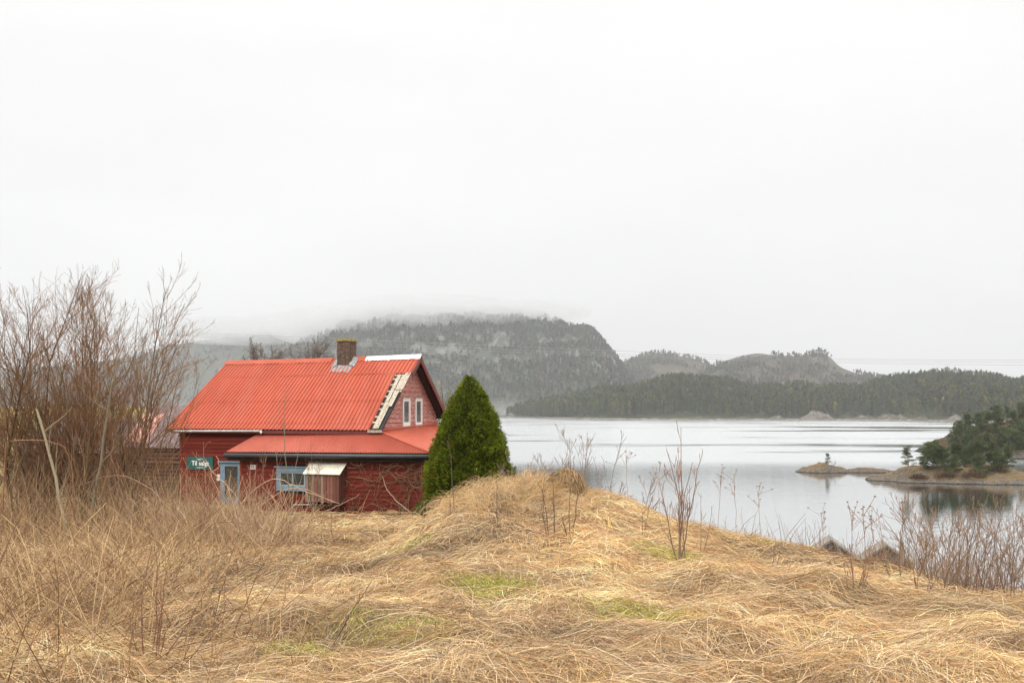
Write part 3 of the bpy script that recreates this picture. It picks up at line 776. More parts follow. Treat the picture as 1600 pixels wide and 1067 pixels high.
    m = B(); m.box(hp(da + .25, .232, -4.2), hU * (db - da - .40), hV * .016, hZ * .55); m.build('kick_panel', M['blue_wood'], dr)
    # planked box hung on the lower wall, pale sheet lid
    ba, bb = s_px(477, -1.25), s_px(530, -1.25); bz0, bz1 = z_py(783, ba, -1.25), z_py(740, ba, -1.25)
    m = B(); n = 11
    for i in range(n):
        a = ba + (bb - ba) * i / n; m.cur = tuple((np.array((.20, .085, .065)) if rng.random() < .55 else np.array((.24, .16, .115))) * rng.uniform(.55, 1.25))
        m.box(hp(a + .006, -1.25 - .01 * rng.random(), bz0 - .05 * rng.random()), hU * ((bb - ba) / n - .016), hV * .025, hZ * (bz1 - bz0))
    bx = m.build('plank_box', M['wood_col'], house)
    m = B(); m.cur = (.16, .065, .05)
    for i in range(4):
        m.cur = tuple(np.array((.17, .07, .052)) * rng.uniform(.7, 1.2)); m.box(hp(bb - .03, -1.22 + .13 * i, bz0 - .03), hU * .025, hV * .12, hZ * (bz1 - bz0 + .09 * i))
    m.build('side_panel', M['wood_col'], bx); m = B()
    for i in range(4):
        m.cur = tuple(np.array((.17, .07, .052)) * rng.uniform(.7, 1.2)); m.box(hp(ba + .005, -1.22 + .13 * i, bz0 - .03), hU * .025, hV * .12, hZ * (bz1 - bz0 + .09 * i))
    m.build('side_panel', M['wood_col'], bx)
    m = B(); m.hexa([hp(ba - .07, -1.33, bz1 - .01), hp(bb + .07, -1.33, bz1 - .01), hp(bb + .07, -.72, bz1 + .40), hp(ba - .07, -.72, bz1 + .40)],
                    [hp(ba - .07, -1.33, bz1 + .02), hp(bb + .07, -1.33, bz1 + .02), hp(bb + .07, -.72, bz1 + .43), hp(ba - .07, -.72, bz1 + .43)])
    m.build('lid', M['cream'], bx)
    m = B(); m.box(hp(ba + .03, -1.2, bz0 - .02), hU * (bb - ba - .06), hV * .45, hZ * .06); m.build('box_floor', M['dark'], bx)
    m = B(); m.tube([hp(bb - .1, -.75, bz0 - .25), hp(bb - .1, -1.18, bz0 - .03)], .03, 5); m.build('bracket', M['dark_fascia'], bx)
    m = B(); m.tube([hp(ba + .1, -.75, bz0 - .25), hp(ba + .1, -1.18, bz0 - .03)], .03, 5); m.build('bracket', M['dark_fascia'], bx)
    g = B(); g.tube([hp(s_px(455, -.8), -.8, z_py(788, -4, -.8)), hp(s_px(531, -.8), -.8, z_py(786, -3, -.8))], .03, 7); g.build('drain_pipe', M['grey_pipe'], house, True)

    # --- things fixed to its walls
    def text(body, size, name, mt, parent, pos, dx=0):
        cu = bpy.data.curves.new(name, 'FONT'); cu.body = body; cu.size = size; cu.align_x = 'CENTER'; cu.align_y = 'CENTER'; cu.extrude = .003; cu.offset = dx
        to = bpy.data.objects.new(name, cu); col.objects.link(to)
        dg = bpy.context.evaluated_depsgraph_get(); me = bpy.data.meshes.new_from_object(to.evaluated_get(dg))
        bpy.data.objects.remove(to)
        o = link(name, me, None, parent); me.materials.clear(); me.materials.append(mt)
        o.rotation_euler = (rad(90), 0, rad(-18)); o.location = pos - np.array(parent.location)
        return o
    a, b = s_px(292, .22), s_px(332.5, .22); zt, zb = z_py(713, a, .22), z_py(733, a, .22)
    org2 = hp((a + b) / 2, .22, (zt + zb) / 2)
    sg = thing('sale_sign', 'dark green for sale sign with white lettering on the red wall', 'sign', org2)
    m = MB(org2); m.box(hp(a, .225, zb), hU * (b - a), hV * .03, hZ * (zt - zb)); m.build('sign_board', M['green_sign'], sg, bevel=.006)
    text('Til salgs', .27, 'lettering', M['white_ink'], sg, org2 - hV * .0 + hU * .02 - hZ * .01, .003)
    for zz, x0, x1 in ((.175, -.13, .15), (.13, -.05, .05), (-.185, -.15, .17)):
        m = MB(org2); x = x0
        while x < x1:
            w_ = rng.uniform(.012, .03); m.box(org2 - hV * .003 + hU * x + hZ * (zz - .013), hU * w_, hV * .003, hZ * .026); x += w_ + .012
        m.build('small_print', M['white_ink'], sg)
    s = s_px(341, .2); z = z_py(751, s, .2); org2 = hp(s, .2, z)
    bx = thing('outlet_box', 'small white outlet box on red boards right of the green sign', 'electric box', org2)
    m = MB(org2); m.box(hp(s - .06, .17, z), hU * .15, hV * .10, hZ * .27); bo = m.build('housing', M['white_box'], bx, bevel=.01)
    m = MB(org2); m.box(hp(s - .035, .16, z + .06), hU * .10, hV * .01, hZ * .15); m.build('cover', M['white_wood'], bx, bevel=.004)
    s = s_px(395, -.74); z = z_py(729.5, s, -.74); org2 = hp(s, -.74, z)
    nb = thing('number_plate', 'small white plate with house number 53 beside the blue door', 'house number', org2)
    m = MB(org2); m.box(hp(s - .125, -.745, z - .09), hU * .25, hV * .02, hZ * .18); m.build('plate', M['white_box'], nb, bevel=.004)
    text('53', .17, 'lettering', M['black_ink'], nb, org2 - hV * .006 - hZ * .0, .004)

M['dark_red'] = simple('dark_red_paint', (.13, .022, .018), .7, .25, 6)
M['pale_blue'] = simple('pale_blue_paint', (.27, .36, .42), .6, .2, 9)
M['brown_door'] = simple('brown_door', (.06, .045, .03), .7, .3, 6)
build_house()

# ------------------------------------------------------------------ sheds
def gable_shed(name, label, org, ax, ay, L, Wd, zw, zr, mats, boards='v', rng=R, over=.2, base=(.24, .22, .195), gap=False, zb=-.6):
    """shed: org = a front corner on the ground, ax along the ridge, ay across; the gables stand at both ends of ax"""
    o = thing(name, label, 'shed', tuple(org)); org = np.array(org, float)
    B = lambda: MB(org); base = np.array(base)
    P = lambda a, b, z: org + ax * a + ay * b + hZ * z
    ztop = lambda b: zw + (zr - zw) * (1 - abs(b - Wd / 2) / (Wd / 2))
    for end, a in (('front', 0), ('back', L)):
        m = B(); sg = -1 if a == 0 else 1; bw = .14; b = 0
        while b < Wd - .01:
            w = min(bw, Wd - b); m.cur = tuple(base * rng.uniform(.6, 1.25)); d = sg * (.02 + .008 * rng.random())
            m.hexa([P(a, b + .005, zb), P(a + d, b + .005, zb), P(a + d, b + w - .005, zb), P(a, b + w - .005, zb)],
                   [P(a, b + .005, ztop(b + .005) - .03), P(a + d, b + .005, ztop(b + .005) - .03), P(a + d, b + w - .005, ztop(b + w - .005) - .03), P(a, b + w - .005, ztop(b + w - .005) - .03)]); b += w
        m.build('gable_wall', mats[0], o)
    for b, sg in ((0, -1), (Wd, 1)):
        m = B(); z = zb
        while z < zw - .1:
            m.cur = tuple(base * rng.uniform(.55, 1.25)); h = .17
            m.box(P(0, b, z), ax * L, ay * sg * (.03 + .012 * rng.random()), hZ * (h - (.05 if gap else .008))); z += h
        m.build('wall', mats[0], o)
    m = B(); m.hexa([P(.03, .03, zb), P(L - .03, .03, zb), P(L - .03, Wd - .03, zb), P(.03, Wd - .03, zb)], [P(.03, .03, zw - .08), P(L - .03, .03, zw - .08), P(L - .03, Wd - .03, zw - .08), P(.03, Wd - .03, zw - .08)]); m.build('wall_core', M['dark'], o)
    sl = (zr - zw) / (Wd / 2)
    for b0, b1 in ((-over, Wd / 2), (Wd + over, Wd / 2)):
        m = B(); z0 = zw - sl * over
        pts = [P(-over, b0, z0), P(L + over, b0, z0), P(-over, b1, zr), P(L + over, b1, zr)]
        corrugated(m, *[p + hZ * .02 for p in pts], .11, .02); r = m.build('roof', mats[1], o, solid=.01)
        for a in (-over, L + over - .03):
            m = B(); q = [P(a, b0, z0), P(a + .03, b0, z0), P(a + .03, b1, zr), P(a, b1, zr)]
            m.hexa([p - hZ * .09 for p in q], [p - hZ * .003 for p in q]); m.build('verge_board', mats[2], o)
    return o
ex, ey = np.array([1., 0, 0]), np.array([0, 1., 0])
rs = np.random.default_rng(3)
# two boathouses below the slope, gables towards the viewer
for px, py, lab in ((1299, 843, 'grey boathouse gable peeking over the grass, left of the pair, pale verge boards'), (1385, 851, 'grey boathouse gable peeking over the grass, right of the pair, next to the post')):
    Yb = 54.0; p = W(px, py, Yb); wd = 2.7; zr = 3.0
    a = rad(-14); dx = np.array([-math.sin(a), math.cos(a), 0]); dy = np.array([math.cos(a), math.sin(a), 0])
    gable_shed('boathouse', lab, p - dy * wd / 2 - hZ * zr, dx, dy, 1.9, wd, zr - .95, zr, (M['wood_col'], M['grey_board'], M['grey_board']), rng=rs, zb=-1.2, base=(.125, .11, .095), over=.08)
pp = W(1409, 848, 52.5)
o = thing('post', 'upright weathered wooden post beside the right boathouse roof', 'post', (pp[0], pp[1], pp[2] - 3.2))
m = MB(o.location); m.tube([pp - hZ * 3.4, pp - hZ * 1.5, pp], [.13, .12, .11], 8); m.build('shaft', M['grey_board'], o)
m = MB(o.location); m.tube([pp - hZ * .001, pp + hZ * .05], [.13, .10], 8); m.build('cap', M['grey_board'], o)
# old shed left of the house
a = rad(-12); sx = np.array([math.cos(a), math.sin(a), 0]); sy = np.array([-math.sin(a), math.cos(a), 0])
p = W(196, 790, 44.2)
SHED = gable_shed('log_shed', 'dark weathered timber shed with brown roof left of the red house', (p[0], p[1], H - 4.3), sx, sy, 4.5, 4.6, 2.75, 4.45, (M['wood_col'], M['slate'], M['slate']), rng=rs, base=(.15, .08, .058), gap=True)
ps = MB((p[0], p[1], H - 4.3)); po = np.array((p[0], p[1], H - 4.3)); q = lambda a, b: po + sx * a + sy * b + hZ * (2.75 + b * 1.7 / 2.3 + .06)
corrugated(ps, q(-.15, .05), q(1.0, .05), q(-.15, 1.75), q(.85, 1.75), .11, .02)
ps.build('patch_sheet', M['pink_sheet'], SHED, solid=.006)
p = W(30, 790, 46)
gable_shed('old_barn', 'low dark red outbuilding with dull brown roof behind the bare bushes', (p[0], p[1], H - 4.0), sx, sy, 5.2, 4.6, 2.15, 3.6, (M['wood_col'], M['slate'], M['slate']), rng=rs, base=(.085, .035, .028))

# ------------------------------------------------------------------ woody plants
def poly(rng, p, d, L, K, up, wob):
    P = [np.array(p, float)]; d = np.array(d, float); d /= np.linalg.norm(d)
    for _ in range(K - 1):
        d = d + rng.normal(0, wob, 3) + np.array([0, 0, up]); d /= np.linalg.norm(d)
        P.append(P[-1] + d * L / (K - 1))
    return np.array(P)
def branch_set(rng, p, d, L, r, lv, K=7, up=.08, wob=.10, nsub=(9, 5), ang=(.45, .8), ratio=.48, tmin=.22, tip=.25, rmin=.0012):
    """one stem with its branches and twigs: lists of (pts, radii, level)"""
    out = []
    P = poly(rng, p, d, L, K, up, wob); rr = r * np.linspace(1, tip, K) ** 1.0
    out.append((P, np.maximum(rr, rmin), 0))
    if lv > 0:
        n = max(1, int(round(nsub[0] * rng.uniform(.7, 1.3))))
        for t in np.sort(rng.uniform(tmin, .97, n)):
            x = t * (K - 1); i = min(int(x), K - 2); q = P[i] + (P[i + 1] - P[i]) * (x - i)
            dd = P[i + 1] - P[i]; dd /= np.linalg.norm(dd)
            s = np.cross(dd, rng.normal(size=3)); s /= np.linalg.norm(s) + 1e-9
            a = rng.uniform(*ang); nd = dd * math.cos(a) + s * math.sin(a); nd[2] += .12
            l = L * ratio * (1.15 - .75 * t) * rng.uniform(.6, 1.25)
            for b in branch_set(rng, q, nd, l, max(rmin, (rr[i] * .55)), lv - 1, K, up, wob * 1.1, nsub[1:] or (3,), ang, ratio, .15, tip, rmin):
                out.append((b[0], b[1], b[2] + 1))
    return out
def twig_mesh(name, sets, mt, parent, c0, c1, n=4, org=(0, 0, 0), rng=R):
    P = np.stack([s[0] for s in sets]) - np.array(org); Rr = np.stack([s[1] for s in sets])
    V, Q = tubes(P, Rr, n); K = P.shape[1]
    lv = np.array([min(1, s[2] / 2) for s in sets])
    c = np.array(c0)[None] * (1 - lv[:, None]) + np.array(c1)[None] * lv[:, None]
    c = np.clip(c * (1 + .18 * rng.normal(size=(len(sets), 1))), .01, .9)
    return np_mesh(name, V, Q, mt, parent, np.repeat(c, K * n, axis=0), True)

def shrub(name, label, cat, base, stems, c0, c1, seed, group=None, **kw):
    """base: world point; stems: list of (dx, dy, lean vector, length, radius)"""
    rng = np.random.default_rng(seed)
    o = thing(name, label, cat, tuple(base), group); lv = kw.pop('lv', 2)
    for dx, dy, d, L, r in stems:
        p = np.array([base[0] + dx, base[1] + dy, float(ground(base[0] + dx, base[1] + dy)) - .03])
        twig_mesh('stem', branch_set(rng, p, d, L, r, lv, **kw), M['twig'], o, c0, c1, 4, base, rng)
    return o

BARK, TWIG = (.155, .105, .058), (.235, .118, .056)
def big_bush(px, py, n, spread, yr, seed, label, wd=1.0, lean=0, Y=None, cc=None, ns=(18, 8)):
    rng = np.random.default_rng(seed); b = hit(px, py)
    if Y: b = np.array([(px - 800) / F * Y, Y, 0]); b[2] = float(ground(b[0], b[1]))
    Lr = [((HZ - y) / F * b[1] + H - b[2]) * 1.06 for y in yr]
    st = []
    for i in range(n):
        f = (i + .5) / n * 2 - 1 + rng.normal(0, .08)
        L = rng.uniform(*Lr) * (1 - .18 * f * f)
        st.append((f * wd * .9 + rng.normal(0, .1), rng.normal(0, .45), (f * spread + lean + rng.normal(0, .07), rng.normal(0, .22), 1), L, rng.uniform(.017, .032)))
    c_ = cc or (BARK, TWIG)
    return shrub('willow_bush', label, 'bush', b, st, c_[0], c_[1], seed, None, nsub=ns, ang=(.40, .95), ratio=.40, wob=.10, up=.075, rmin=.0028, tmin=.12)
big_bush(152, 842, 34, .34, (540, 412), 21, 'tallest bare willow bush, fanning out in front of the old shed', 1.1, .02)
big_bush(20, 838, 18, .30, (560, 425), 22, 'bare willow bush left of the tallest one, inside the photo edge', .9)
big_bush(-95, 832, 8, .30, (560, 440), 23, 'bare willow bush cut off by the left edge of the photo', .8)
GREY = ((.15, .125, .095), (.17, .13, .10))
big_bush(70, 0, 13, .30, (600, 500), 24, 'greyer bare bush standing behind the two willow bushes', 1.6, 0, 25, GREY, (12, 7))
big_bush(0, 0, 12, .28, (590, 480), 25, 'greyish bare bush far back at the left edge of the photo', 1.6, 0, 29, GREY, (12, 7))

def trunk_pole(px0, py0, px1, py1, r, label):
    b = hit(px0, py0); Y = b[1]; top = W(px1, py1, Y + .3)
    o = thing('dead_sapling', label, 'sapling', tuple(b)); rng = np.random.default_rng(int(px0))
    P = np.linspace(b - hZ * .05, top, 7) + np.cumsum(rng.normal(0, .02, (7, 3)), 0)
    twig_mesh('stem', [(P, np.linspace(r, r * .6, 7), 0)], M['twig'], o, (.30, .25, .16), TWIG, 6, b)
    S = []
    for k in range(5):
        S += branch_set(rng, P[2 + k % 5], rng.normal(0, .5, 3) + hZ, .7, r * .4, 1, nsub=(4,), rmin=.003)
    twig_mesh('branch', S, M['twig'], o, (.22, .17, .11), TWIG, 4, b)
trunk_pole(112, 800, 62, 640, .035, 'pale leaning trunk of a dead sapling at the left of the tallest bush')
trunk_pole(135, 806, 175, 600, .032, 'pale slanting dead trunk inside the tallest bush')

# tangled thicket on the left: nobody could count these canes
def thicket(name, n, spots, Lr, wr, pal, seed, arch=.5, el=(.25, 1.3)):
    rng = np.random.default_rng(seed)
    b = np.array([hit(px, py) for px, py in spots]); k = rng.integers(0, len(b), n)
    x = b[k, 0] + rng.normal(0, .55, n); y = b[k, 1] + rng.normal(0, .6, n)
    p = np.stack([x, y, ground(x, y) - .02], -1)
    az = rng.uniform(0, 2 * math.pi, n); e = rng.uniform(*el, n)
    d = np.stack([np.cos(az) * np.cos(e), np.sin(az) * np.cos(e), np.sin(e)], -1)
    L = rng.uniform(*Lr, n); K = 7
    P = [p]; 
    for i in range(K - 1):
        d = d + rng.normal(0, .09, (n, 3)) - np.array([0, 0, 1]) * (arch * rng.uniform(.1, .5, n)[:, None]) * (i / K)
        d /= np.linalg.norm(d, axis=1)[:, None]
        q = P[-1] + d * (L / (K - 1))[:, None]
        g = ground(q[:, 0], q[:, 1]) + .02; q[:, 2] = np.maximum(q[:, 2], g); P.append(q)
    P = np.stack(P, 1); r = rng.uniform(*wr, n)[:, None] * np.linspace(1, .45, K)[None]
    V, Q = tubes(P, r, 3)
    c = np.array(pal)[rng.integers(0, len(pal), n)] * rng.uniform(.7, 1.25, (n, 1))
    return kind(np_mesh(name, V, Q, M['twig'], None, np.repeat(c, K * 3, axis=0)), 'stuff')
left_spots = [(x, y) for x in range(-60, 330, 28) for y in (800, 830, 860, 900, 940)] + [(x, y) for x in range(330, 440, 25) for y in (815, 840, 880)] + [(x, y) for x in range(-60, 190, 30) for y in (965, 1000, 1040)]
thicket('bramble_thicket', 9200, left_spots, (.35, 1.15), (.0018, .0045), [(.42, .255, .12), (.26, .14, .065), (.54, .37, .19), (.15, .08, .042), (.44, .29, .155)], 31, .8, (.1, 1.2))
thicket('bramble_thicket', 2600, [(x, y) for x in range(-40, 300, 24) for y in (815, 835, 850)], (.8, 1.9), (.0025, .005), [(.38, .235, .115), (.27, .15, .075), (.48, .33, .18), (.17, .095, .05)], 33, .45, (.7, 1.5))
thicket('bramble_thicket', 900, [(x, 815) for x in range(285, 440, 12)], (.5, 1.5), (.004, .007), [(.46, .31, .18), (.34, .20, .11), (.54, .40, .25), (.26, .15, .09)], 34, .35, (.6, 1.5))
# brushwood along the shore edge behind the crest
edge = [(x, 0) for x in range(1000, 1620, 18)]
def edge_thicket():
    rng = np.random.default_rng(41); n = 5200
    px = rng.uniform(930, 1640, n); Y = rng.uniform(15.4, 19, n) - 2.6 * smooth(1130, 1260, px); kk = rng.random(n) < np.clip(2.2 * (vn(px / 38, Y * .3, 2) - .45), .06, 1) * np.where(px > 1400, 1.6, .75); px, Y = px[kk], Y[kk]; n = len(px)
    x = (px - 800) / F * Y; g = ground(x, Y) - .02
    K = 6; az = rng.uniform(0, 6.28, n); e = rng.uniform(.6, 1.5, n)
    d = np.stack([np.cos(az) * np.cos(e), np.sin(az) * np.cos(e), np.sin(e)], -1); L = rng.uniform(.2, .7, n) + .2 * np.clip(Y - 16.3 + 2.6 * smooth(1130, 1260, px), 0, 3)
    P = [np.stack([x, Y, g], -1)]
    for i in range(K - 1):
        d = d + rng.normal(0, .12, (n, 3)); d /= np.linalg.norm(d, axis=1)[:, None]; P.append(P[-1] + d * (L / (K - 1))[:, None])
    P = np.stack(P, 1); V, Q = tubes(P, rng.uniform(.0025, .005, n)[:, None] * np.linspace(1, .45, K)[None], 3)
    c = np.array([(.28, .17, .11), (.38, .24, .14), (.20, .12, .08)])[rng.integers(0, 3, n)] * rng.uniform(.7, 1.2, (n, 1))
    kind(np_mesh('brushwood', V, Q, M['twig'], None, np.repeat(c, K * 3, axis=0)), 'stuff')
edge_thicket()

# leaf litter under the bushes
def litter():
    rng = np.random.default_rng(51); n = 5200
    px = rng.uniform(-60, 420, n); py = rng.uniform(800, 960, n); b = np.array([hit(a, c) for a, c in zip(rng.uniform(-60, 380, 60), rng.uniform(800, 950, 60))])
    k = rng.integers(0, 60, n); x = b[k, 0] + rng.normal(0, .5, n); y = b[k, 1] + rng.normal(0, .6, n)
    x2 = rng.uniform(-5, 6, 500); y2 = rng.uniform(5, 14, 500); x = np.concatenate([x, x2]); y = np.concatenate([y, y2]); n += 500
    p = np.stack([x, y, ground(x, y) + rng.uniform(.02, .12, n)], -1)
    a = rng.normal(size=(n, 3)); a /= np.linalg.norm(a, axis=1)[:, None]; bb = np.cross(a, rng.normal(size=(n, 3))); bb /= np.linalg.norm(bb, axis=1)[:, None]
    s = rng.uniform(.012, .03, n)[:, None]
    V = np.stack([p - a * s, p + bb * s * .6, p + a * s, p - bb * s * .6], 1).reshape(-1, 3)
    c = np.array([(.50, .46, .40), (.38, .33, .27), (.22, .11, .06), (.30, .16, .08), (.58, .54, .48)])[rng.integers(0, 5, n)]
    c[-500:] = np.array([(.26, .11, .05), (.18, .09, .05)])[rng.integers(0, 2, 500)]
    kind(np_mesh('leaf_litter', V, np.arange(4 * n).reshape(-1, 4), M['blade'], None, np.repeat(c, 4, axis=0)), 'stuff')
litter()

# arching bramble canes and other single stems, from photo rows to real points at the depth they stand
def spline(pts, K):
    pts = np.array(pts, float); n = len(pts); t = np.linspace(0, n - 1, K); out = []
    for x in t:
        i = min(int(x), n - 2); f = x - i
        p0, p1, p2, p3 = pts[max(i - 1, 0)], pts[i], pts[i + 1], pts[min(i + 2, n - 1)]
        out.append(.5 * (2 * p1 + (p2 - p0) * f + (2 * p0 - 5 * p1 + 4 * p2 - p3) * f * f + (3 * p1 - p0 - 3 * p2 + p3) * f ** 3))
    return np.array(out)
def cane(pix, Y, r, c, label, cat='bramble', name='bramble_cane', group=None):
    pts = [W(a, b, Y + .12 * i) for i, (a, b) in enumerate(pix)]
    P = spline(pts, 16); rng = np.random.default_rng(int(pix[0][0] * 7 + pix[0][1])); P = P + rng.normal(0, .008, P.shape)
    g = ground(P[:, 0], P[:, 1]); P[0, 2] = min(P[0, 2], g[0])
    V, Q = tubes((P - P[0])[None], np.linspace(r, r * .45, 16)[None], 6)
    o = np_mesh(name, V, Q, M['twig'], None, np.tile(c, (len(V), 1)), True); o.location = P[0]
    return tag(o, label, cat, group)
CP, CD = (.44, .27, .16), (.17, .085, .06)
cane([(330, 905), (300, 850), (262, 790), (225, 757), (180, 742), (120, 760)], 14.2, .010, (.26, .15, .10), 'reddish bramble cane arching high left of the green sign')
cane([(368, 800), (390, 772), (425, 748), (452, 755), (480, 768), (524, 785)], 22, .014, (.52, .36, .24), 'pale bramble cane arching in front of the blue window')
cane([(365, 820), (400, 795), (440, 768), (470, 762), (500, 775), (530, 787)], 21.5, .012, (.48, .30, .17), 'tan bramble cane arching lowest under the blue window')
cane([(300, 890), (255, 855), (205, 806), (190, 775), (182, 735), (165, 700)], 13.6, .009, CD, 'dark bramble cane bending up in front of the tallest bush')
cane([(470, 868), (420, 830), (370, 815), (330, 820), (280, 835)], 14.5, .007, (.20, .11, .07), 'thin dark bramble cane lying low over the straw below the blue door')
cane([(0, 690), (40, 688), (75, 690), (100, 700), (115, 740), (112, 800)], 14.0, .008, (.30, .15, .09), 'long reddish cane reaching in from the left edge of the photo')
cane([(390, 815), (365, 770), (330, 735), (322, 718)], 20, .011, (.50, .33, .22), 'pale forked stem rising below the green sign')
cane([(345, 775), (330, 742), (342, 728), (337, 712)], 20.3, .008, (.50, .33, .22), 'pale twig curling up at the right end of the green sign')
cane([(505, 800), (538, 785), (562, 772)], 34, .018, (.36, .22, .15), 'bare stick leaning on the red wall right of the plank box')
cane([(640, 812), (655, 795), (668, 780)], 34, .018, (.42, .30, .22), 'pale stick leaning at the right corner of the red house')
cane([(650, 806), (622, 785), (605, 765), (598, 745)], 34.2, .02, (.40, .27, .19), 'pale curved branch against the red wall left of the spruce')

def sapling(name, label, tops, base, c0, c1, r, seed, cat='sapling', lv=1, group=None, nsub=(5,), ratio=.32, ang=(.3, .6), Y=None):
    """stems from one base pixel to several top pixels"""
    rng = np.random.default_rng(seed); b = hit(*base) if Y is None else W(base[0], base[1], Y)
    o = thing(name, label, cat, tuple(b), group)
    for (tx, ty) in tops:
        dx = rng.normal(0, .035, 2)
        p0 = b + np.array([dx[0], dx[1], -.05]); p1 = W(tx, ty, b[1] + rng.normal(0, .15))
        K = 8; L = np.linalg.norm(p1 - p0)
        bow = rng.normal(0, .03, 3) * L
        P = np.array([p0 + (p1 - p0) * t + bow * math.sin(math.pi * t) + rng.normal(0, .006 * L ** .5, 3) * (0 < t < 1) for t in np.linspace(0, 1, K)])
        rr = np.linspace(r, r * .3, K); S = [(P, rr, 0)]
        if lv:
            for t in rng.uniform(.25, .95, int(nsub[0] * rng.uniform(.7, 1.3)) or 1):
                i = min(int(t * (K - 1)), K - 2); q = P[i] + (P[i + 1] - P[i]) * (t * (K - 1) - i); d = (P[i + 1] - P[i]) / np.linalg.norm(P[i + 1] - P[i])
                s = np.cross(d, rng.normal(size=3)); s /= np.linalg.norm(s); a = rng.uniform(*ang)
                S += [(x[0], x[1], x[2] + 1) for x in branch_set(rng, q, d * math.cos(a) + s * math.sin(a), L * ratio * (1.1 - .7 * t), rr[i] * .55, lv - 1, K=8, nsub=(3,), rmin=.0016 + .00008 * b[1])]
        twig_mesh('stem', S, M['twig'], o, c0, c1, 5, b, rng)
    return o
RED_S = (.21, .095, .06)
sapling('red_shoot', 'clump of thin red brown shoots rising from the bottom edge, left foreground', [(238, 850), (244, 862), (262, 885), (252, 905), (272, 960), (305, 950)], (236, 1062), RED_S, RED_S, .0055, 61, 'shoots', 1, None, (2,), .12)
sapling('red_shoot', 'slanting red brown shoots right of the foreground clump', [(372, 838), (352, 905), (338, 960)], (328, 1040), (.24, .12, .08), RED_S, .0045, 62, 'shoots', 1, None, (2,), .12)
sapling('dead_stalk', 'forked bare twig leaning right out of a dark root clump in the foreground', [(582, 905), (545, 950), (538, 985)], (492, 1040), (.20, .13, .09), (.24, .14, .10), .006, 63, 'twig', 1, None, (3,), .25)
sapling('bare_sapling', 'tallest bare sapling on the bank, several branches against the water', [(1064, 668), (1041, 700), (1082, 722), (1097, 712), (1060, 742), (1030, 752)], (1062, 892), (.20, .13, .085), (.32, .16, .095), .0085, 64, 'sapling', 2, None, (7,), .30)
sapling('bare_sapling', 'thin dark twin stem on the mound left of the straw tuft', [(852, 728), (846, 760), (862, 742)], (863, 850), (.15, .095, .065), (.22, .12, .08), .008, 65, 'sapling', 1, None, (4,), .28)
sapling('bare_sapling', 'thin dark stems on the mound just under the straw tuft', [(897, 712), (905, 738), (876, 800)], (888, 850), (.15, .095, .065), (.22, .12, .08), .008, 66, 'sapling', 1, None, (3,), .24)
sapling('bare_sapling', 'single short stem standing in front of the conical spruce', [(776, 752)], (781, 838), (.16, .10, .07), (.2, .12, .08), .006, 67, 'sapling', 1, None, (2,), .2)
sapling('bare_sapling', 'single thin upright stem before the lower left of the conical spruce', [(701, 680), (703, 765)], (702, 818), (.13, .09, .07), (.2, .13, .09), .007, 68, 'sapling', 1, None, (2,), .2)
sapling('bare_sapling', 'slim grey green sapling before the red roof and blue window', [(447, 600), (470, 690), (430, 700)], (456, 800), (.20, .17, .10), (.26, .18, .12), .016, 69, 'sapling', 1, None, (6,), .2, Y=24.5)
sapling('bare_sapling', 'thin twiggy sapling beside the plank box on the red wall', [(485, 690), (476, 715), (505, 700), (495, 730)], (492, 800), (.24, .16, .10), (.30, .19, .12), .009, 70, 'sapling', 2, None, (5,), .25, Y=26)
sapling('bare_sapling', 'reddish sapling before the pale blue door', [(415, 690), (392, 720), (440, 712), (372, 728), (428, 735)], (400, 812), (.28, .17, .11), (.34, .19, .12), .009, 71, 'sapling', 2, None, (5,), .25, Y=22)
sapling('bare_sapling', 'reddish young shrub below the green sign', [(290, 712), (318, 690), (345, 720), (300, 740), (362, 742)], (325, 822), (.26, .15, .10), (.32, .18, .11), .009, 72, 'sapling', 2, None, (5,), .25, Y=18.5)
sapling('bare_sapling', 'short stem in the straw just below the red wall', [(520, 742), (512, 780)], (526, 826), (.2, .12, .08), (.25, .15, .1), .006, 73, 'sapling', 1, None, (2,), .2)
sapling('bare_sapling', 'thin leaning stem right of the tallest bare sapling', [(1096, 770), (1112, 790)], (1094, 882), (.22, .14, .09), (.26, .14, .09), .006, 74, 'sapling', 1, None, (3,), .2)
sapling('bare_sapling', 'small reddish stem on the bank left of the tallest bare sapling', [(1018, 760), (1005, 790)], (1008, 850), (.25, .15, .09), (.28, .15, .09), .005, 75, 'sapling', 1, None, (2,), .2)
sapling('bare_sapling', 'low brown twig on the bank under the left boathouse', [(1212, 840), (1220, 862)], (1207, 905), (.22, .13, .09), (.26, .14, .09), .005, 76, 'sapling', 1, None, (2,), .2)
sapling('bare_shrub', 'twiggy shrub low on the slope beside the right thicket, in open straw', [(1342, 830), (1328, 850), (1362, 862), (1350, 880), (1318, 880)], (1336, 948), (.22, .13, .085), (.28, .15, .09), .006, 77, 'shrub', 2, None, (4,), .25)
sapling('bare_shrub', 'short brown shrub in straw left of the tall right thicket', [(1440, 870), (1452, 890), (1428, 895), (1462, 905)], (1438, 945), (.22, .13, .085), (.28, .15, .09), .005, 78, 'shrub', 1, None, (4,), .25)
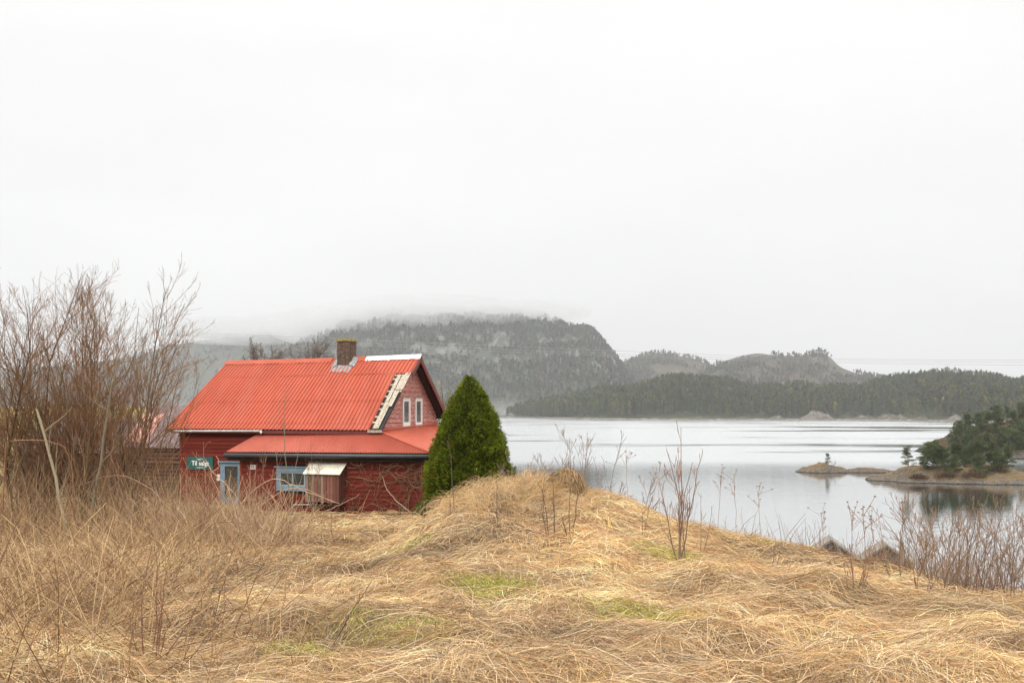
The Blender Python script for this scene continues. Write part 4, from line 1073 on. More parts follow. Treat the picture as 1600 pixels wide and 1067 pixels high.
# shrub behind the mound, half hidden, pale against the water
def back_shrub(px, ytop, Y, n, seed, label, hgt, spread=.3):
    x = (px - 800) / F * Y; b = np.array([x, Y, float(ground(x, Y))]); rng = np.random.default_rng(seed)
    top = (HZ - ytop) / F * Y + H; h = top - b[2]
    st = [(rng.normal(0, .25), rng.normal(0, .25), (rng.normal(0, spread), rng.normal(0, .2), 1), h * rng.uniform(.75, 1.0) * 1.02, rng.uniform(.014, .022)) for _ in range(n)]
    return shrub('bare_shrub', label, 'shrub', b, st, (.20, .15, .11), (.25, .17, .13), seed, None, nsub=(11, 5), ratio=.36, wob=.07, up=.06, rmin=.0042, tmin=.35)
back_shrub(880, 672, 23, 7, 81, 'fuzzy grey brown shrub behind the straw tuft, against the water', 3)
back_shrub(945, 728, 21, 6, 82, 'low twiggy shrub behind the crest right of the straw tuft', 2)
back_shrub(838, 700, 21.5, 4, 83, 'sparse shrub just right of the conical spruce, against the water', 2)
# right thicket: one shrub after the other along the edge
rl = [(1432, 905, 775, 'first shrub of the bare thicket at right, next to the boathouse post'),
      (1472, 915, 762, 'second shrub of the bare thicket at right, under the islet pines'),
      (1512, 918, 752, 'third shrub of the bare thicket at right, dark stems'),
      (1548, 925, 760, 'tall shrub of the bare thicket next to the shrub at the right edge'),
      (1590, 930, 748, 'last shrub of the bare thicket, cut by the right edge')]
for i, (px, py, yt, lab) in enumerate(rl):
    b = hit(px, py); rng = np.random.default_rng(90 + i); h = (py - yt) / F * b[1]
    st = [(rng.normal(0, .20), rng.normal(0, .25), (rng.normal(0, .20), rng.normal(0, .15), 1), h * rng.uniform(.65, 1.05), rng.uniform(.0045, .0085)) for _ in range(13)]
    shrub('bare_shrub', lab, 'shrub', b, st, (.21, .14, .09), (.29, .18, .11), 90 + i, 'bare shrubs of the thicket at right', nsub=(9, 4), ratio=.40, wob=.10, up=.05, rmin=.0019, tmin=.2)

# dry umbels on tall stalks
heads = [(1330, 905, 800, 'first dried umbel stalk above the left boathouse'), (1352, 925, 792, 'tall dried seed stalk between the two boathouses'), (1372, 905, 806, 'dried seed stalk above the right boathouse'), (1402, 905, 785, 'dried seed stalk beside the boathouse post'),
         (1290, 880, 802, 'dried umbel stalk over the slope left of the boathouses'), (1120, 830, 726, 'tall dried seed stalk right of the tallest sapling'), (1152, 838, 742, 'pale dried seed stalk on the slope edge, between sapling and boathouses'), (1030, 800, 722, 'dried seed stalk left of the tallest sapling'), (982, 775, 706, 'dried seed stalk on the crest at right of the straw tuft'), (1190, 845, 760, 'thin dried seed stalk on the slope edge right of the pale one')]
for i, (px, py, yt, lab) in enumerate(heads):
    rng = np.random.default_rng(110 + i); b = hit(px, py); Y = b[1]
    o = thing('umbel_stalk', lab, 'dried stalk', tuple(b), 'dried umbel stalks on the bank')
    tip = W(px + rng.normal(0, 8), yt, Y); S = [(np.linspace(b - hZ * .03, tip, 7) + rng.normal(0, .008, (7, 3)), np.linspace(.0034, .0024, 7), 0)]
    ends = [tip]
    for k in range(7):
        t = rng.uniform(.62, .95); q = b + (tip - b) * t; e = q + np.array([rng.normal(0, .09), rng.normal(0, .06), rng.uniform(.05, .20)])
        S.append((np.linspace(q, e, 7), np.linspace(.003, .0022, 7), 0)); ends.append(e)
    twig_mesh('stem', S, M['twig'], o, (.30, .19, .12), TWIG, 4, b, rng)
    for e in ends:
        m = MB(b); m.cur = (.24, .14, .09)
        for k in range(9):
            d = rng.normal(size=3); d /= np.linalg.norm(d); d[2] = abs(d[2]) * .7
            m.tube([e, e + d * .015], [.002, .005], 4)
        m.build('seed_head', M['twig'], o)

# straw tufts: domes of drooping blades
def tuft(px, py, Y, wd, ht, label, seed):
    rng = np.random.default_rng(seed); c = W(px, py, Y); n = 2600
    n = 1700; az = rng.uniform(0, 2 * math.pi, n); ph = rng.uniform(0, .55, n) ** .8; K = 6; sw = rng.normal(0, .5, n); out_ = np.where(rng.random(n) < .22, rng.uniform(.1, .6, n), rng.uniform(0, .1, n))
    P = []
    for k in range(K):
        f = np.clip(ph + (1.05 - .0 * ph) * k / (K - 1) * rng.uniform(.5, .75, n), 0, 1.15)
        rr = wd / 2 * np.sin(np.minimum(f, 1) * math.pi / 2) ** .85 * (1 + .06 * np.sin(az * 3 + seed)); z = ht * (1 - f ** 2.2) - .12 * (f > 1)
        P.append(np.stack([rr * (1 + out_ * f) * np.cos(az + sw * f), rr * (1 + out_ * f) * np.sin(az + sw * f), z + out_ * .10 * f + .012 * rng.normal(size=n)], -1))
    P = np.stack(P, 1) + rng.normal(0, .004, (n, 1, 3)) - hZ * .02
    V, Q = tubes(P, np.full((n, 1), .0042) * np.linspace(1, .5, K)[None], 3)
    col_ = PAL[rng.integers(0, 8, n)] * rng.uniform(.6, 1.1, (n, 1)); 
    o = np_mesh('grass_tussock', V, Q, M['blade'], None, np.repeat(col_, K * 3, axis=0)); o.location = c
    # a dense heart so that the dome is not see-through
    return tag(o, label, 'grass tussock')
tuft(884, 780, 14.8, .46, .46, 'domed straw tuft standing on top of the grassy mound', 1)
tuft(693, 800, 18, .42, .24, 'smaller domed straw tuft at the foot of the conical spruce', 2)
def root_clump(px, py, label):
    rng = np.random.default_rng(5); b = hit(px, py); n = 420
    d = rng.normal(size=(n, 3)); d[:, 2] = np.abs(d[:, 2]) + .3; d /= np.linalg.norm(d, axis=1)[:, None]; L = rng.uniform(.06, .17, n)
    P = np.stack([rng.normal(0, .035, (n, 3)) * [1, 1, .2] + d * (L * k / 4)[:, None] - hZ * (.04 * (k / 4) ** 2) for k in range(5)], 1)
    V, Q = tubes(P, np.linspace(.0045, .0015, 5)[None] * np.ones((n, 1)), 3)
    o = np_mesh('root_clump', V, Q, M['twig'], None, np.repeat(np.array([(.10, .065, .045), (.16, .10, .065), (.07, .05, .04)])[rng.integers(0, 3, n)], 15, axis=0)); o.location = b
    tag(o, label, 'root clump')
root_clump(490, 1042, 'dark matted root clump of a dead plant in the foreground straw')

# climbing plant on the lower wall
def vine():
    rng = np.random.default_rng(77); S = []; org = hp(.2, -.8, -4)
    o = thing('climbing_vine', 'leafless climbing vine tangled over the red wall under the lower eave', 'vine', org)
    for (s, n) in ((1.2, 60), (.2, 24), (-1.0, 22), (1.8, 24)):
        for _ in range(n):
            p = np.array([s + rng.normal(0, .12), -.80, -4.1]); d = np.array([rng.normal(0, .35), 0, 1.]); P = []
            if rng.random() < .75: p[2] = rng.uniform(-3.0, -2.1); p[0] = np.clip(s + rng.normal(0, .9), -2.4, 1.9); d = np.array([rng.normal(0, 1), 0, rng.normal(0, .7)])
            L = rng.uniform(.5, 1.7)
            for k in range(10):
                P.append(hp(min(2.0, p[0]), p[1] - abs(rng.normal(0, .05)), min(p[2], -1.95)))
                d = d + np.array([rng.normal(0, .4), 0, rng.normal(0, .35) - (.10 if k > 4 else 0)]); d /= np.linalg.norm(d); p = p + d * L / 9
            S.append((np.array(P), np.linspace(.010, .005, 10) * rng.uniform(.6, 1.3), 1))
    twig_mesh('vine_tangle', S[:95], M['twig'], o, (.24, .18, .10), (.30, .22, .12), 3, org)
    twig_mesh('vine_stem', S[95:], M['twig'], o, (.15, .12, .06), (.17, .12, .07), 3, org)
vine()

# bare trees whose crowns show over the roof
def bare_tree(px, ytop, Y, wpx, seed, label, c=(.17, .135, .115), zb=None, dens=(24, 9, 5)):
    rng = np.random.default_rng(seed); x = (px - 800) / F * Y; b = np.array([x, Y, float(ground(x, Y, False)) if zb is None else zb])
    top = (HZ - ytop) / F * Y + H; h = top - b[2]; o = thing('bare_tree', label, 'tree', tuple(b))
    P = poly(rng, b - hZ * .2, (0, 0, 1), h * .5, 7, .02, .05); S = []; sw = wpx / F * Y / 2
    for k in range(dens[0]):
        t = rng.uniform(.45, 1); q = P[0] + (P[-1] - P[0]) * t; az = rng.uniform(0, 6.28)
        f_ = rng.uniform(.2, 1.15); d = np.array([math.cos(az) * sw * f_, math.sin(az) * sw * f_, h * .5 * math.sqrt(max(.1, 1.2 - .8 * f_)) * rng.uniform(.75, 1.0)]); L = np.linalg.norm(d) * rng.uniform(.85, 1.05)
        S += branch_set(rng, q, d, L, .06, 2, nsub=dens[1:], ratio=.42, ang=(.4, .9), wob=.16, up=.02, rmin=.017, tmin=.3)
    A = np.concatenate([q[0] for q in S]); fz = h / np.percentile(A[:, 2] - b[2], 98); fxy = sw / np.percentile(np.abs(A[:, 0] - b[0]), 88)
    fit = lambda q: b + (q - b) * np.array([fxy, fxy, fz])
    twig_mesh('trunk', [(fit(P), np.linspace(.16, .10, 7), 0)], M['twig'], o, c, c, 6, b)
    twig_mesh('crown', [(fit(q[0]), q[1], q[2]) for q in S], M['twig'], o, c, c, 3, b)
bare_tree(403, 538, 78, 62, 201, 'bare rounded tree behind the left part of the red ridge')
bare_tree(481, 535, 80, 48, 202, 'bare tree behind the ridge just left of the chimney')
bare_tree(682, 600, 54, 90, 203, 'pale bare tree rising behind the right gable of the house', (.24, .20, .13), None, (10, 8, 4))

# ------------------------------------------------------------------ the conical spruce
def spruce():
    rng = np.random.default_rng(8); bx, by = (734 - 800) / F * 35.4, 35.4
    b = np.array([bx, by, float(ground(bx, by)) - .1]); top = (HZ - 587) / F * by + H; h = top - b[2]
    o = thing('conical_spruce', 'dense dark green conical dwarf spruce at the right corner of the red house', 'tree', tuple(b))
    m = MB(b); m.tube([b, b + hZ * .8, b + hZ * h * .85], [.13, .11, .02], 8); m.build('trunk', M['old_wood'], o, True)
    def rad_(t, a):
        base = 1 / ((1 / (2.12 * np.maximum(1 - t, 1e-3) ** .72)) ** 6 + (1 / 1.72) ** 6) ** (1 / 6)
        lump = .42 * (fbm(a * 3.2 + 7, t * 13, 3, 3) - .5) + .20 * (vn(a * 2.2 * 3 + 40, t * 26, 9) - .5)
        per = .26 * (vn(np.cos(a) * 2 + 9, np.sin(a) * 2 + t * 7 + 5, 4) - .5)
        return np.maximum(base * (1 + lump + per), .03)
    # inner mass
    nt_, na = 60, 72; T, A = np.meshgrid(np.linspace(0, .985, nt_), np.arange(na) / na * 2 * math.pi, indexing='ij')
    r = rad_(T, A) * .86; V = np.stack([r * np.cos(A), r * np.sin(A), T * h + .05], -1).reshape(-1, 3)
    i = np.arange(nt_ - 1)[:, None] * na; j = np.arange(na)[None]; Q = np.stack([i + j, i + (j + 1) % na, i + na + (j + 1) % na, i + na + j], -1).reshape(-1, 4)
    # sprays of needles over it
    n = 30000; t = 1 - np.sqrt(rng.random(n) * (1 - .0)) ; t = np.clip(t * 1.0, 0, .995); a = rng.uniform(0, 2 * math.pi, n)
    rr = rad_(t, a) * rng.uniform(.84, 1.03, n); p = np.stack([rr * np.cos(a), rr * np.sin(a), t * h + .05], -1)
    out = np.stack([np.cos(a), np.sin(a), np.full(n, .55)], -1) + rng.normal(0, .35, (n, 3)); out /= np.linalg.norm(out, axis=1)[:, None]
    tris = []; cl = []
    tint = np.array([(.12, .165, .010), (.16, .205, .012), (.075, .11, .008), (.22, .245, .015)])[rng.integers(0, 4, n)] * (.75 + .5 * fbm(a * 4, t * 16, 6, 2))[:, None]; brown = fbm(a * 5 + 3, t * 20, 10, 3) > .74; tint[brown] = tint[brown] * [1.0, .62, 1.3]
    for k in range(4):
        s = np.cross(out, rng.normal(size=(n, 3))); s /= np.linalg.norm(s, axis=1)[:, None]
        d = out + s * .45 * (k > 0); L = rng.uniform(.06, .14, n)[:, None]; w = .015
        s2 = np.cross(d, rng.normal(size=(n, 3))); s2 /= np.linalg.norm(s2, axis=1)[:, None]
        tris.append(np.stack([p - s2 * w, p + s2 * w, p + d * L], 1)); cl.append(np.repeat(tint * rng.uniform(.8, 1.2, (n, 1)), 3, axis=0))
    TV = np.concatenate([x.reshape(-1, 3) for x in tris]); TC = np.concatenate(cl)
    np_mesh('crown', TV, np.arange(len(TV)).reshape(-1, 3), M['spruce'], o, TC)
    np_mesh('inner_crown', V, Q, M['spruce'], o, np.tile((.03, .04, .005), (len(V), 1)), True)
spruce()
def low_conifer(px, py, Y, sz, label, seed):
    rng = np.random.default_rng(seed); b = W(px, py, Y); b[2] = float(ground(b[0], b[1])); n = 900
    d = rng.normal(size=(n, 3)); d[:, 2] = np.abs(d[:, 2]) * .8 + .15; d /= np.linalg.norm(d, axis=1)[:, None]
    p = d * (sz * rng.uniform(.35, 1, n))[:, None]; T = []
    for k in range(4):
        e = d + rng.normal(0, .4, (n, 3)); s = np.cross(e, rng.normal(size=(n, 3))); s /= np.linalg.norm(s, axis=1)[:, None]
        T.append(np.stack([p - s * .012, p + s * .012, p + e * .10], 1))
    V = np.concatenate([x.reshape(-1, 3) for x in T]); c = np.tile((.055, .085, .018), (len(V), 1)) * rng.uniform(.6, 1.3, (len(V), 1))
    o = np_mesh('juniper_bush', V, np.arange(len(V)).reshape(-1, 3), M['leaf'], None, c); o.location = b; tag(o, label, 'bush')
low_conifer(672, 800, 34.0, .62, 'small dark juniper at the foot of the house corner by the spruce', 4)

# ------------------------------------------------------------------ islets and headland
def islet(name, cx, cy, a, b_, rot, hgt, mt, seed, n=110, ext=1.25, pw=1.0, rough=.5):
    u = np.linspace(-ext, ext, n); U, Vv = np.meshgrid(u, u, indexing='ij')
    c, s = math.cos(rot), math.sin(rot); lx, ly = U * a, Vv * b_
    X = cx + c * lx - s * ly; Y = cy + s * lx + c * ly
    rr = np.sqrt(U * U + Vv * Vv) + .35 * (fbm(X / a * 1.6 + seed, Y / a * 1.6, seed, 4) - .5)
    z = hgt * (1 - rr ** 2) * np.where(rr < 1, 1, 1.6)
    z = z + rough * hgt * (fbm(X * .35, Y * .35, seed + 2, 5) - .5) + .25 * rough * (fbm(X * 1.3, Y * 1.3, seed + 3, 3) - .5)
    z = np.where(z > 0, z + .35 * np.abs(fbm(X * .8, Y * 1.1, seed + 5, 4) - .5) * np.minimum(z * 2, 1), z); z = np.maximum(z, -1.2)
    V = np.stack([X, Y, z], -1).reshape(-1, 3); i = np.arange(n - 1)[:, None] * n + np.arange(n - 1)[None]
    Q = np.stack([i, i + n, i + n + 1, i + 1], -1).reshape(-1, 4)
    kind(np_mesh(name, V, Q, mt, None, None, True), 'structure')
    def zat(x, y):
        k = np.argmin((V[:, 0] - x) ** 2 + (V[:, 1] - y) ** 2); return V[k, 2]
    return zat
w0 = W(1290, 738, 174); z_small = islet('islet', w0[0], 176, 4.6, 3.2, 0, 1.5, M['islet'], 2, rough=1.2)
w0 = W(1350, 739, 176); islet('islet', w0[0], 175, 6.2, 1.4, rad(-4), .75, M['islet'], 3)
w0 = W(1530, 755, 150); z_big = islet('islet', w0[0], 154, 14.5, 8.0, rad(-3), 2.1, M['islet'], 6, 160, rough=1.1)
z_head = islet('headland', (1660 - 800) / F * 262, 262, 36, 32, 0, 8.5, M['headland'], 9, 160)
w0 = W(1640, 716, 225); islet('headland', w0[0], 228, 20, 9, 0, 2.2, M['headland'], 4, 90)

def pine_proto(h, cw, seed, nclump, trunk_clear=.35, dens=105, green=(.052, .068, .022), flat=.34):
    """pine: tapered bent trunk, limbs, and needle tufts as many small blades"""
    rng = np.random.default_rng(seed)
    P = poly(rng, (0, 0, -.3), (rng.normal(0, .06), rng.normal(0, .06), 1), h * .95 + .3, 8, .05, .05)
    S = [(P, np.linspace(.035 * h ** .85, .01 * h ** .8, 8), 0)]; cl = []
    for k in range(nclump):
        t = trunk_clear + (1 - trunk_clear) * (k + rng.random()) / nclump
        x = t * 7; i = min(int(x), 6); q = P[i] + (P[i + 1] - P[i]) * (x - i)
        az = k * 2.4 + rng.normal(0, .5); wv = cw * (1.05 - t * .75) * rng.uniform(.55, 1.1)
        e = q + np.array([math.cos(az) * wv, math.sin(az) * wv, rng.uniform(.0, .10) * h + .12 * wv])
        S.append((np.linspace(q, e, 8) + np.array([0, 0, -.06 * wv])[None] * np.sin(np.linspace(0, math.pi, 8))[:, None], np.linspace(.010 * h ** .8, .004 * h ** .8, 8), 1))
        for f in (.45, .75, 1.0):
            cl.append((q + (e - q) * f + rng.normal(0, .08 * cw, 3), cw * rng.uniform(.20, .38) * (.7 + .4 * f)))
    cl.append((P[-1], cw * .3)); cl.append((P[-2], cw * .36))
    V = []; C = []
    for (c, r) in cl:
        n = int(dens * rng.uniform(.7, 1.2)); d = rng.normal(size=(n, 3)); d /= np.linalg.norm(d, axis=1)[:, None]
        p = c + d * (r * rng.random(n) ** .5)[:, None] * [1, 1, flat]; dr = d + np.array([0, 0, .6]); L = r * rng.uniform(.20, .42, n)[:, None]
        s = np.cross(dr, rng.normal(size=(n, 3))); s /= np.linalg.norm(s, axis=1)[:, None]
        V.append(np.stack([p - s * L * .20, p + s * L * .20, p + dr * L], 1).reshape(-1, 3))
        C.append(np.repeat(np.array(green) * rng.uniform(.55, 1.5, (n, 1)) * rng.uniform(.55, 1.6), 3, axis=0))
    return S, np.concatenate(V), np.concatenate(C)
PT = []
for k, (h, cw, nc, tc) in enumerate([(1, .30, 18, .10), (1, .36, 18, .18), (1, .26, 15, .40), (1, .50, 22, .03), (1, .27, 11, .5)]):
    S, V, C = pine_proto(10, cw * 10, 300 + k, nc, tc)
    trunk = twig_mesh('trunk', S, M['twig'], None, (.22, .125, .075), (.16, .10, .065), 5)
    crown = np_mesh('crown', V, np.arange(len(V)).reshape(-1, 3), M['leaf'], None, C)
    PT.append((trunk, crown))
def place_pine(k, p, h, rz, label, group=None, name='pine_tree'):
    o = thing(name, label, 'tree', tuple(p), group); o.scale = (h / 10,) * 3; o.rotation_euler = (0, 0, rz)
    for src in PT[k]:
        c = src.copy(); col.objects.link(c); c.parent = o
    return o
def at(px, Y): return (px - 800) / F * Y
ip = [(1420, 151, 692 + 8, 2, 'thin dark pine at the left end of the larger islet'), (1441, 152, 691, 1, 'bushy pine second from the left on the larger islet'), (1456, 154, 692, 3, 'bushy pine third from the left on the larger islet'),
      (1475, 153, 700, 3, 'low pine left of the middle of the larger islet'), (1497, 155, 694, 3, 'broad pine over the grassy rock of the larger islet'), (1518, 153, 690, 1, 'dark pine in the middle of the larger islet'), (1545, 157, 694, 3, 'dark bushy pine right of the middle of the larger islet'), (1560, 150, 706, 3, 'low shrubby pine near the right end of the larger islet'), (1532, 149, 712, 3, 'lowest shrubby pine on the front of the larger islet'), (1466, 155, 697, 3, 'bushy pine filling the gap behind the low pine of the larger islet'), (1507, 157, 696, 1, 'back row pine behind the broad pine of the larger islet'), (1488, 150, 712, 3, 'small round pine low on the front rock of the larger islet'), (1572, 156, 697, 1, 'rightmost pine of the larger islet'), (1530, 158, 690, 3, 'back row pine in the middle of the larger islet')]
for i, (px, Y, yt, k, lab) in enumerate(ip):
    x = at(px, Y); z = float(z_big(x, Y)); h = (HZ - yt) / F * Y + H - z
    place_pine(k, (x, Y, max(z, .3)), h, i * 1.3, lab, 'pines on the larger islet')
for i, (px, Y, sz, lab) in enumerate(((1436, 150, 1.0, 'low red brown heather under the left pines of the larger islet'), (1478, 149.5, 1.2, 'red brown heather mound in the middle of the larger islet'), (1520, 148, 1.3, 'dark brown scrub at the front of the larger islet'), (1558, 150, 1.4, 'brown scrub near the right end of the larger islet'))):
    rng = np.random.default_rng(500 + i); x = at(px, Y); b = np.array([x, Y, max(float(z_big(x, Y)), .4)]); n = 700
    d = rng.normal(size=(n, 3)); d[:, 2] = np.abs(d[:, 2]); d /= np.linalg.norm(d, axis=1)[:, None]; p_ = d * (sz * rng.uniform(.3, 1, n))[:, None] * [1.5, 1, .7]
    sd = np.cross(d, rng.normal(size=(n, 3))); sd /= np.linalg.norm(sd, axis=1)[:, None]
    V = np.stack([p_ - sd * .05, p_ + sd * .05, p_ + (d + [0, 0, .5]) * .28], 1).reshape(-1, 3)
    o = np_mesh('heather_shrub', V, np.arange(len(V)).reshape(-1, 3), M['leaf'], None, np.repeat(np.array((.10, .06, .035)) * rng.uniform(.5, 1.5, (n, 1)), 3, axis=0)); o.location = b; tag(o, lab, 'shrub', 'heather on the larger islet')
x = at(1293, 175); z = float(z_small(x, 175)); place_pine(0, (x, 175, z), (HZ - 708) / F * 175 + H - z, .4, 'tiny lone pine on the small rock islet')
b = np.array([at(1303, 175), 175, float(z_small(at(1303, 175), 175))]); 
rng = np.random.default_rng(3); o = thing('bare_shrub', 'tiny bare bush right beside the lone pine on the small islet', 'shrub', tuple(b))
for k in range(5): twig_mesh('stem', branch_set(rng, b - hZ * .1, (rng.normal(0, .35), 0, 1), 1.1, .02, 1, nsub=(5,), rmin=.014), M['twig'], o, (.2, .15, .11), (.22, .16, .12), 3, b)
rng = np.random.default_rng(66); hp_list = []
words = ['leftmost pine of the near headland, reaching out over the water', 'second pine from the left on the near headland']
rows = [(1503, 236, 655), (1512, 240, 648), (1530, 238, 646), (1546, 242, 642), (1563, 240, 644), (1580, 244, 640), (1598, 240, 637), (1616, 246, 632), (1540, 252, 641), (1572, 258, 636), (1606, 262, 630), (1524, 232, 664), (1556, 231, 662), (1590, 232, 656), (1640, 250, 612), (1660, 240, 618), (1510, 250, 646), (1620, 232, 640)]
hl = ['leftmost headland pine, its limbs hanging out over the water', 'slim headland pine, second from the left', 'headland pine with bare red trunk, third from the left', 'headland pine with rounded crown left of the bay rocks', 'dark headland pine above the bay rocks', 'tall headland pine right above the rocky bay', 'tall headland pine at the right edge of the photo', 'tallest front headland pine, cut by the right edge', 'headland pine in the back row behind the rounded one', 'headland pine in the back row behind the tall ones', 'highest back row headland pine by the right edge', 'low front pine at the left foot of the headland', 'low front pine in the middle of the headland', 'low front pine at the right of the headland', 'far right headland pine just outside the photo edge', 'front right headland pine just outside the photo edge', 'back row pine behind the leftmost headland pine', 'low front pine near the right photo edge']
for i, ((px, Y, yt), lab) in enumerate(zip(rows, hl)):
    if px > 1618: continue
    x = at(px, Y); z = max(float(z_head(x, Y)), .6); h = (HZ - yt) / F * Y + H - z
    place_pine([4, 2, 1, 4, 2, 4, 2, 1][i % 8], (x, Y, z - .1), h * 1.0, i * 1.7, lab, 'pines on the near headland')
for i, (px, Y, yt, k, lab) in enumerate(((1496, 238, 668, 3, 'low bushy pine at the tip of the headland, beside the open water'), (1508, 234, 676, 3, 'small bushy pine on the brown bank at the headland tip'), (1522, 233, 682, 3, 'smallest bushy pine above the headland rocks, next to the islet pines'), (1543, 234, 676, 1, 'bushy pine low on the headland between tall trunks'), (1566, 233, 672, 3, 'bushy pine low above the bay rocks'), (1588, 236, 676, 3, 'bushy pine low on the headland by the right edge'), (1606, 228, 652, 1, 'bushy pine on the shore rocks, cut by the right edge of the photo'), (1584, 226, 668, 3, 'bushy pine on the dark shore rocks beside the bay'), (1594, 250, 628, 4, 'tall open pine in the top row by the right edge'), (1560, 250, 631, 4, 'tall open pine in the top row over the bay'))):
    x = at(px, Y); z = max(float(z_head(x, Y)), .5); place_pine(k, (x, Y, z - .1), max(3.0, (HZ - yt) / F * Y + H - z), i * 2.1, lab, 'pines on the near headland')
for t, c in PT:
    bpy.data.objects.remove(t); bpy.data.objects.remove(c)

# ------------------------------------------------------------------ hills, forest, mountains
def hill(name, prof, Yr, shore, mt, seed, depth=.35, nu=260, nv=60, rough=.05, shape=.8, lower=0, cliff=0):
    """a ridge whose crest passes the skyline points; front foot at the shore distance, back side falling away"""
    prof = np.array(prof, float); px = np.linspace(prof[0, 0], prof[-1, 0], nu); py = np.interp(px, prof[:, 0], prof[:, 1])
    py = np.convolve(np.pad(py, 3, 'edge'), np.ones(7) / 7, 'valid')
    ys = np.interp(px, [p[0] for p in shore], [p[1] for p in shore])
    zr = np.maximum((HZ - py) / F * Yr + H - lower, -3)
    v = np.concatenate([np.linspace(-.06, 1, nv), np.linspace(1.03, 1.5, 14)])
    VV, PX = np.meshgrid(v, px, indexing='ij')
    Y = ys[None] + (Yr - ys)[None] * VV; X = (PX - 800) / F * Y
    up = np.clip(VV, 0, 1); f = up ** shape; f = np.where(VV > 1, 1 - ((VV - 1) / .5) ** 1.3 * .8, f)
    z = zr[None] * f
    sc_ = 6.0 / (Yr * .1)
    nz = (fbm(X * sc_ + seed, Y * sc_, seed, 5) - .5) * zr[None] * rough * 4 * np.sin(np.clip(up, 0, 1) * math.pi) ** .8
    if cliff: nz = nz + cliff * (np.abs(fbm(X * .011 + 3, z * .02 + Y * .004, seed + 1, 5) - .5) * 2) * up
    z = z + nz; z = np.where(VV < 0, -4, z)
    V = np.stack([X, Y, z], -1).reshape(-1, 3); i = np.arange(len(v) - 1)[:, None] * nu + np.arange(nu - 1)[None]
    Q = np.stack([i, i + 1, i + nu + 1, i + nu], -1).reshape(-1, 4)
    kind(np_mesh(name, V, Q, mt, None, None, True), 'structure')
    return X, Y, z, VV
SH = [(-600, 1300), (780, 1315), (860, 1180), (950, 1060), (1060, 1005), (1300, 1000), (1400, 960), (1480, 860), (1600, 800), (2000, 700)]
farther = lambda d: [(-3000, d), (3000, d)]
PF = [(690, 652), (790, 636), (850, 627), (900, 617), (950, 605), (1000, 596), (1050, 589), (1100, 589), (1130, 591), (1170, 601), (1210, 604), (1250, 601), (1320, 602), (1350, 599), (1380, 591), (1430, 585), (1480, 584), (1510, 582), (1540, 587), (1570, 591), (1600, 593), (1700, 588), (1900, 600), (2100, 640)]
fx = hill('hill', PF, 1340, SH, M['forest_floor'], 3, rough=.05, lower=13, nu=420, nv=70, shape=.75)
PM = [(330, 645), (400, 585), (440, 556), (490, 531), (530, 513), (600, 501), (700, 493), (800, 497), (850, 501), (895, 508), (925, 515), (945, 535), (962, 558), (980, 582), (1005, 600), (1040, 622), (1090, 640)]
mx_ = hill('mountain', PM, 2350, farther(1500), M['mountain'], 6, rough=.075, lower=5, nu=420, nv=120, shape=.62, cliff=22)
PL = [(-1500, 640), (-700, 610), (0, 580), (150, 563), (205, 556), (270, 536), (350, 525), (430, 519), (480, 528), (540, 560), (640, 610), (760, 640)]
ml = hill('mountain', PL, 3100, farther(2300), M['mountain'], 5, rough=.05, lower=5, nu=300, nv=60, shape=.7)
PB = [(880, 640), (940, 590), (970, 563), (1000, 554), (1025, 548), (1055, 553), (1075, 555), (1095, 561), (1115, 574), (1150, 592), (1220, 640)]
b1 = hill('far_hill', PB, 2700, farther(2250), M['brown_hill'], 8, rough=.05, lower=5, nu=200, nv=50, shape=.7)
PC = [(1020, 640), (1080, 602), (1110, 573), (1130, 561), (1160, 552), (1185, 548), (1210, 552), (1230, 553), (1255, 552), (1280, 546), (1297, 553), (1310, 569), (1335, 579), (1370, 587), (1430, 598), (1600, 640)]
b2 = hill('far_hill', PC, 2200, farther(1750), M['brown_hill'], 2, rough=.06, lower=5, nu=260, nv=60, shape=.7)
PD = [(1280, 640), (1330, 594), (1380, 584), (1410, 586), (1450, 581), (1485, 576), (1510, 580), (1545, 586), (1600, 596), (1900, 610), (2400, 640)]
b3 = hill('far_hill', PD, 2450, farther(2000), M['brown_hill'], 4, rough=.05, lower=5, nu=200, nv=50, shape=.7)
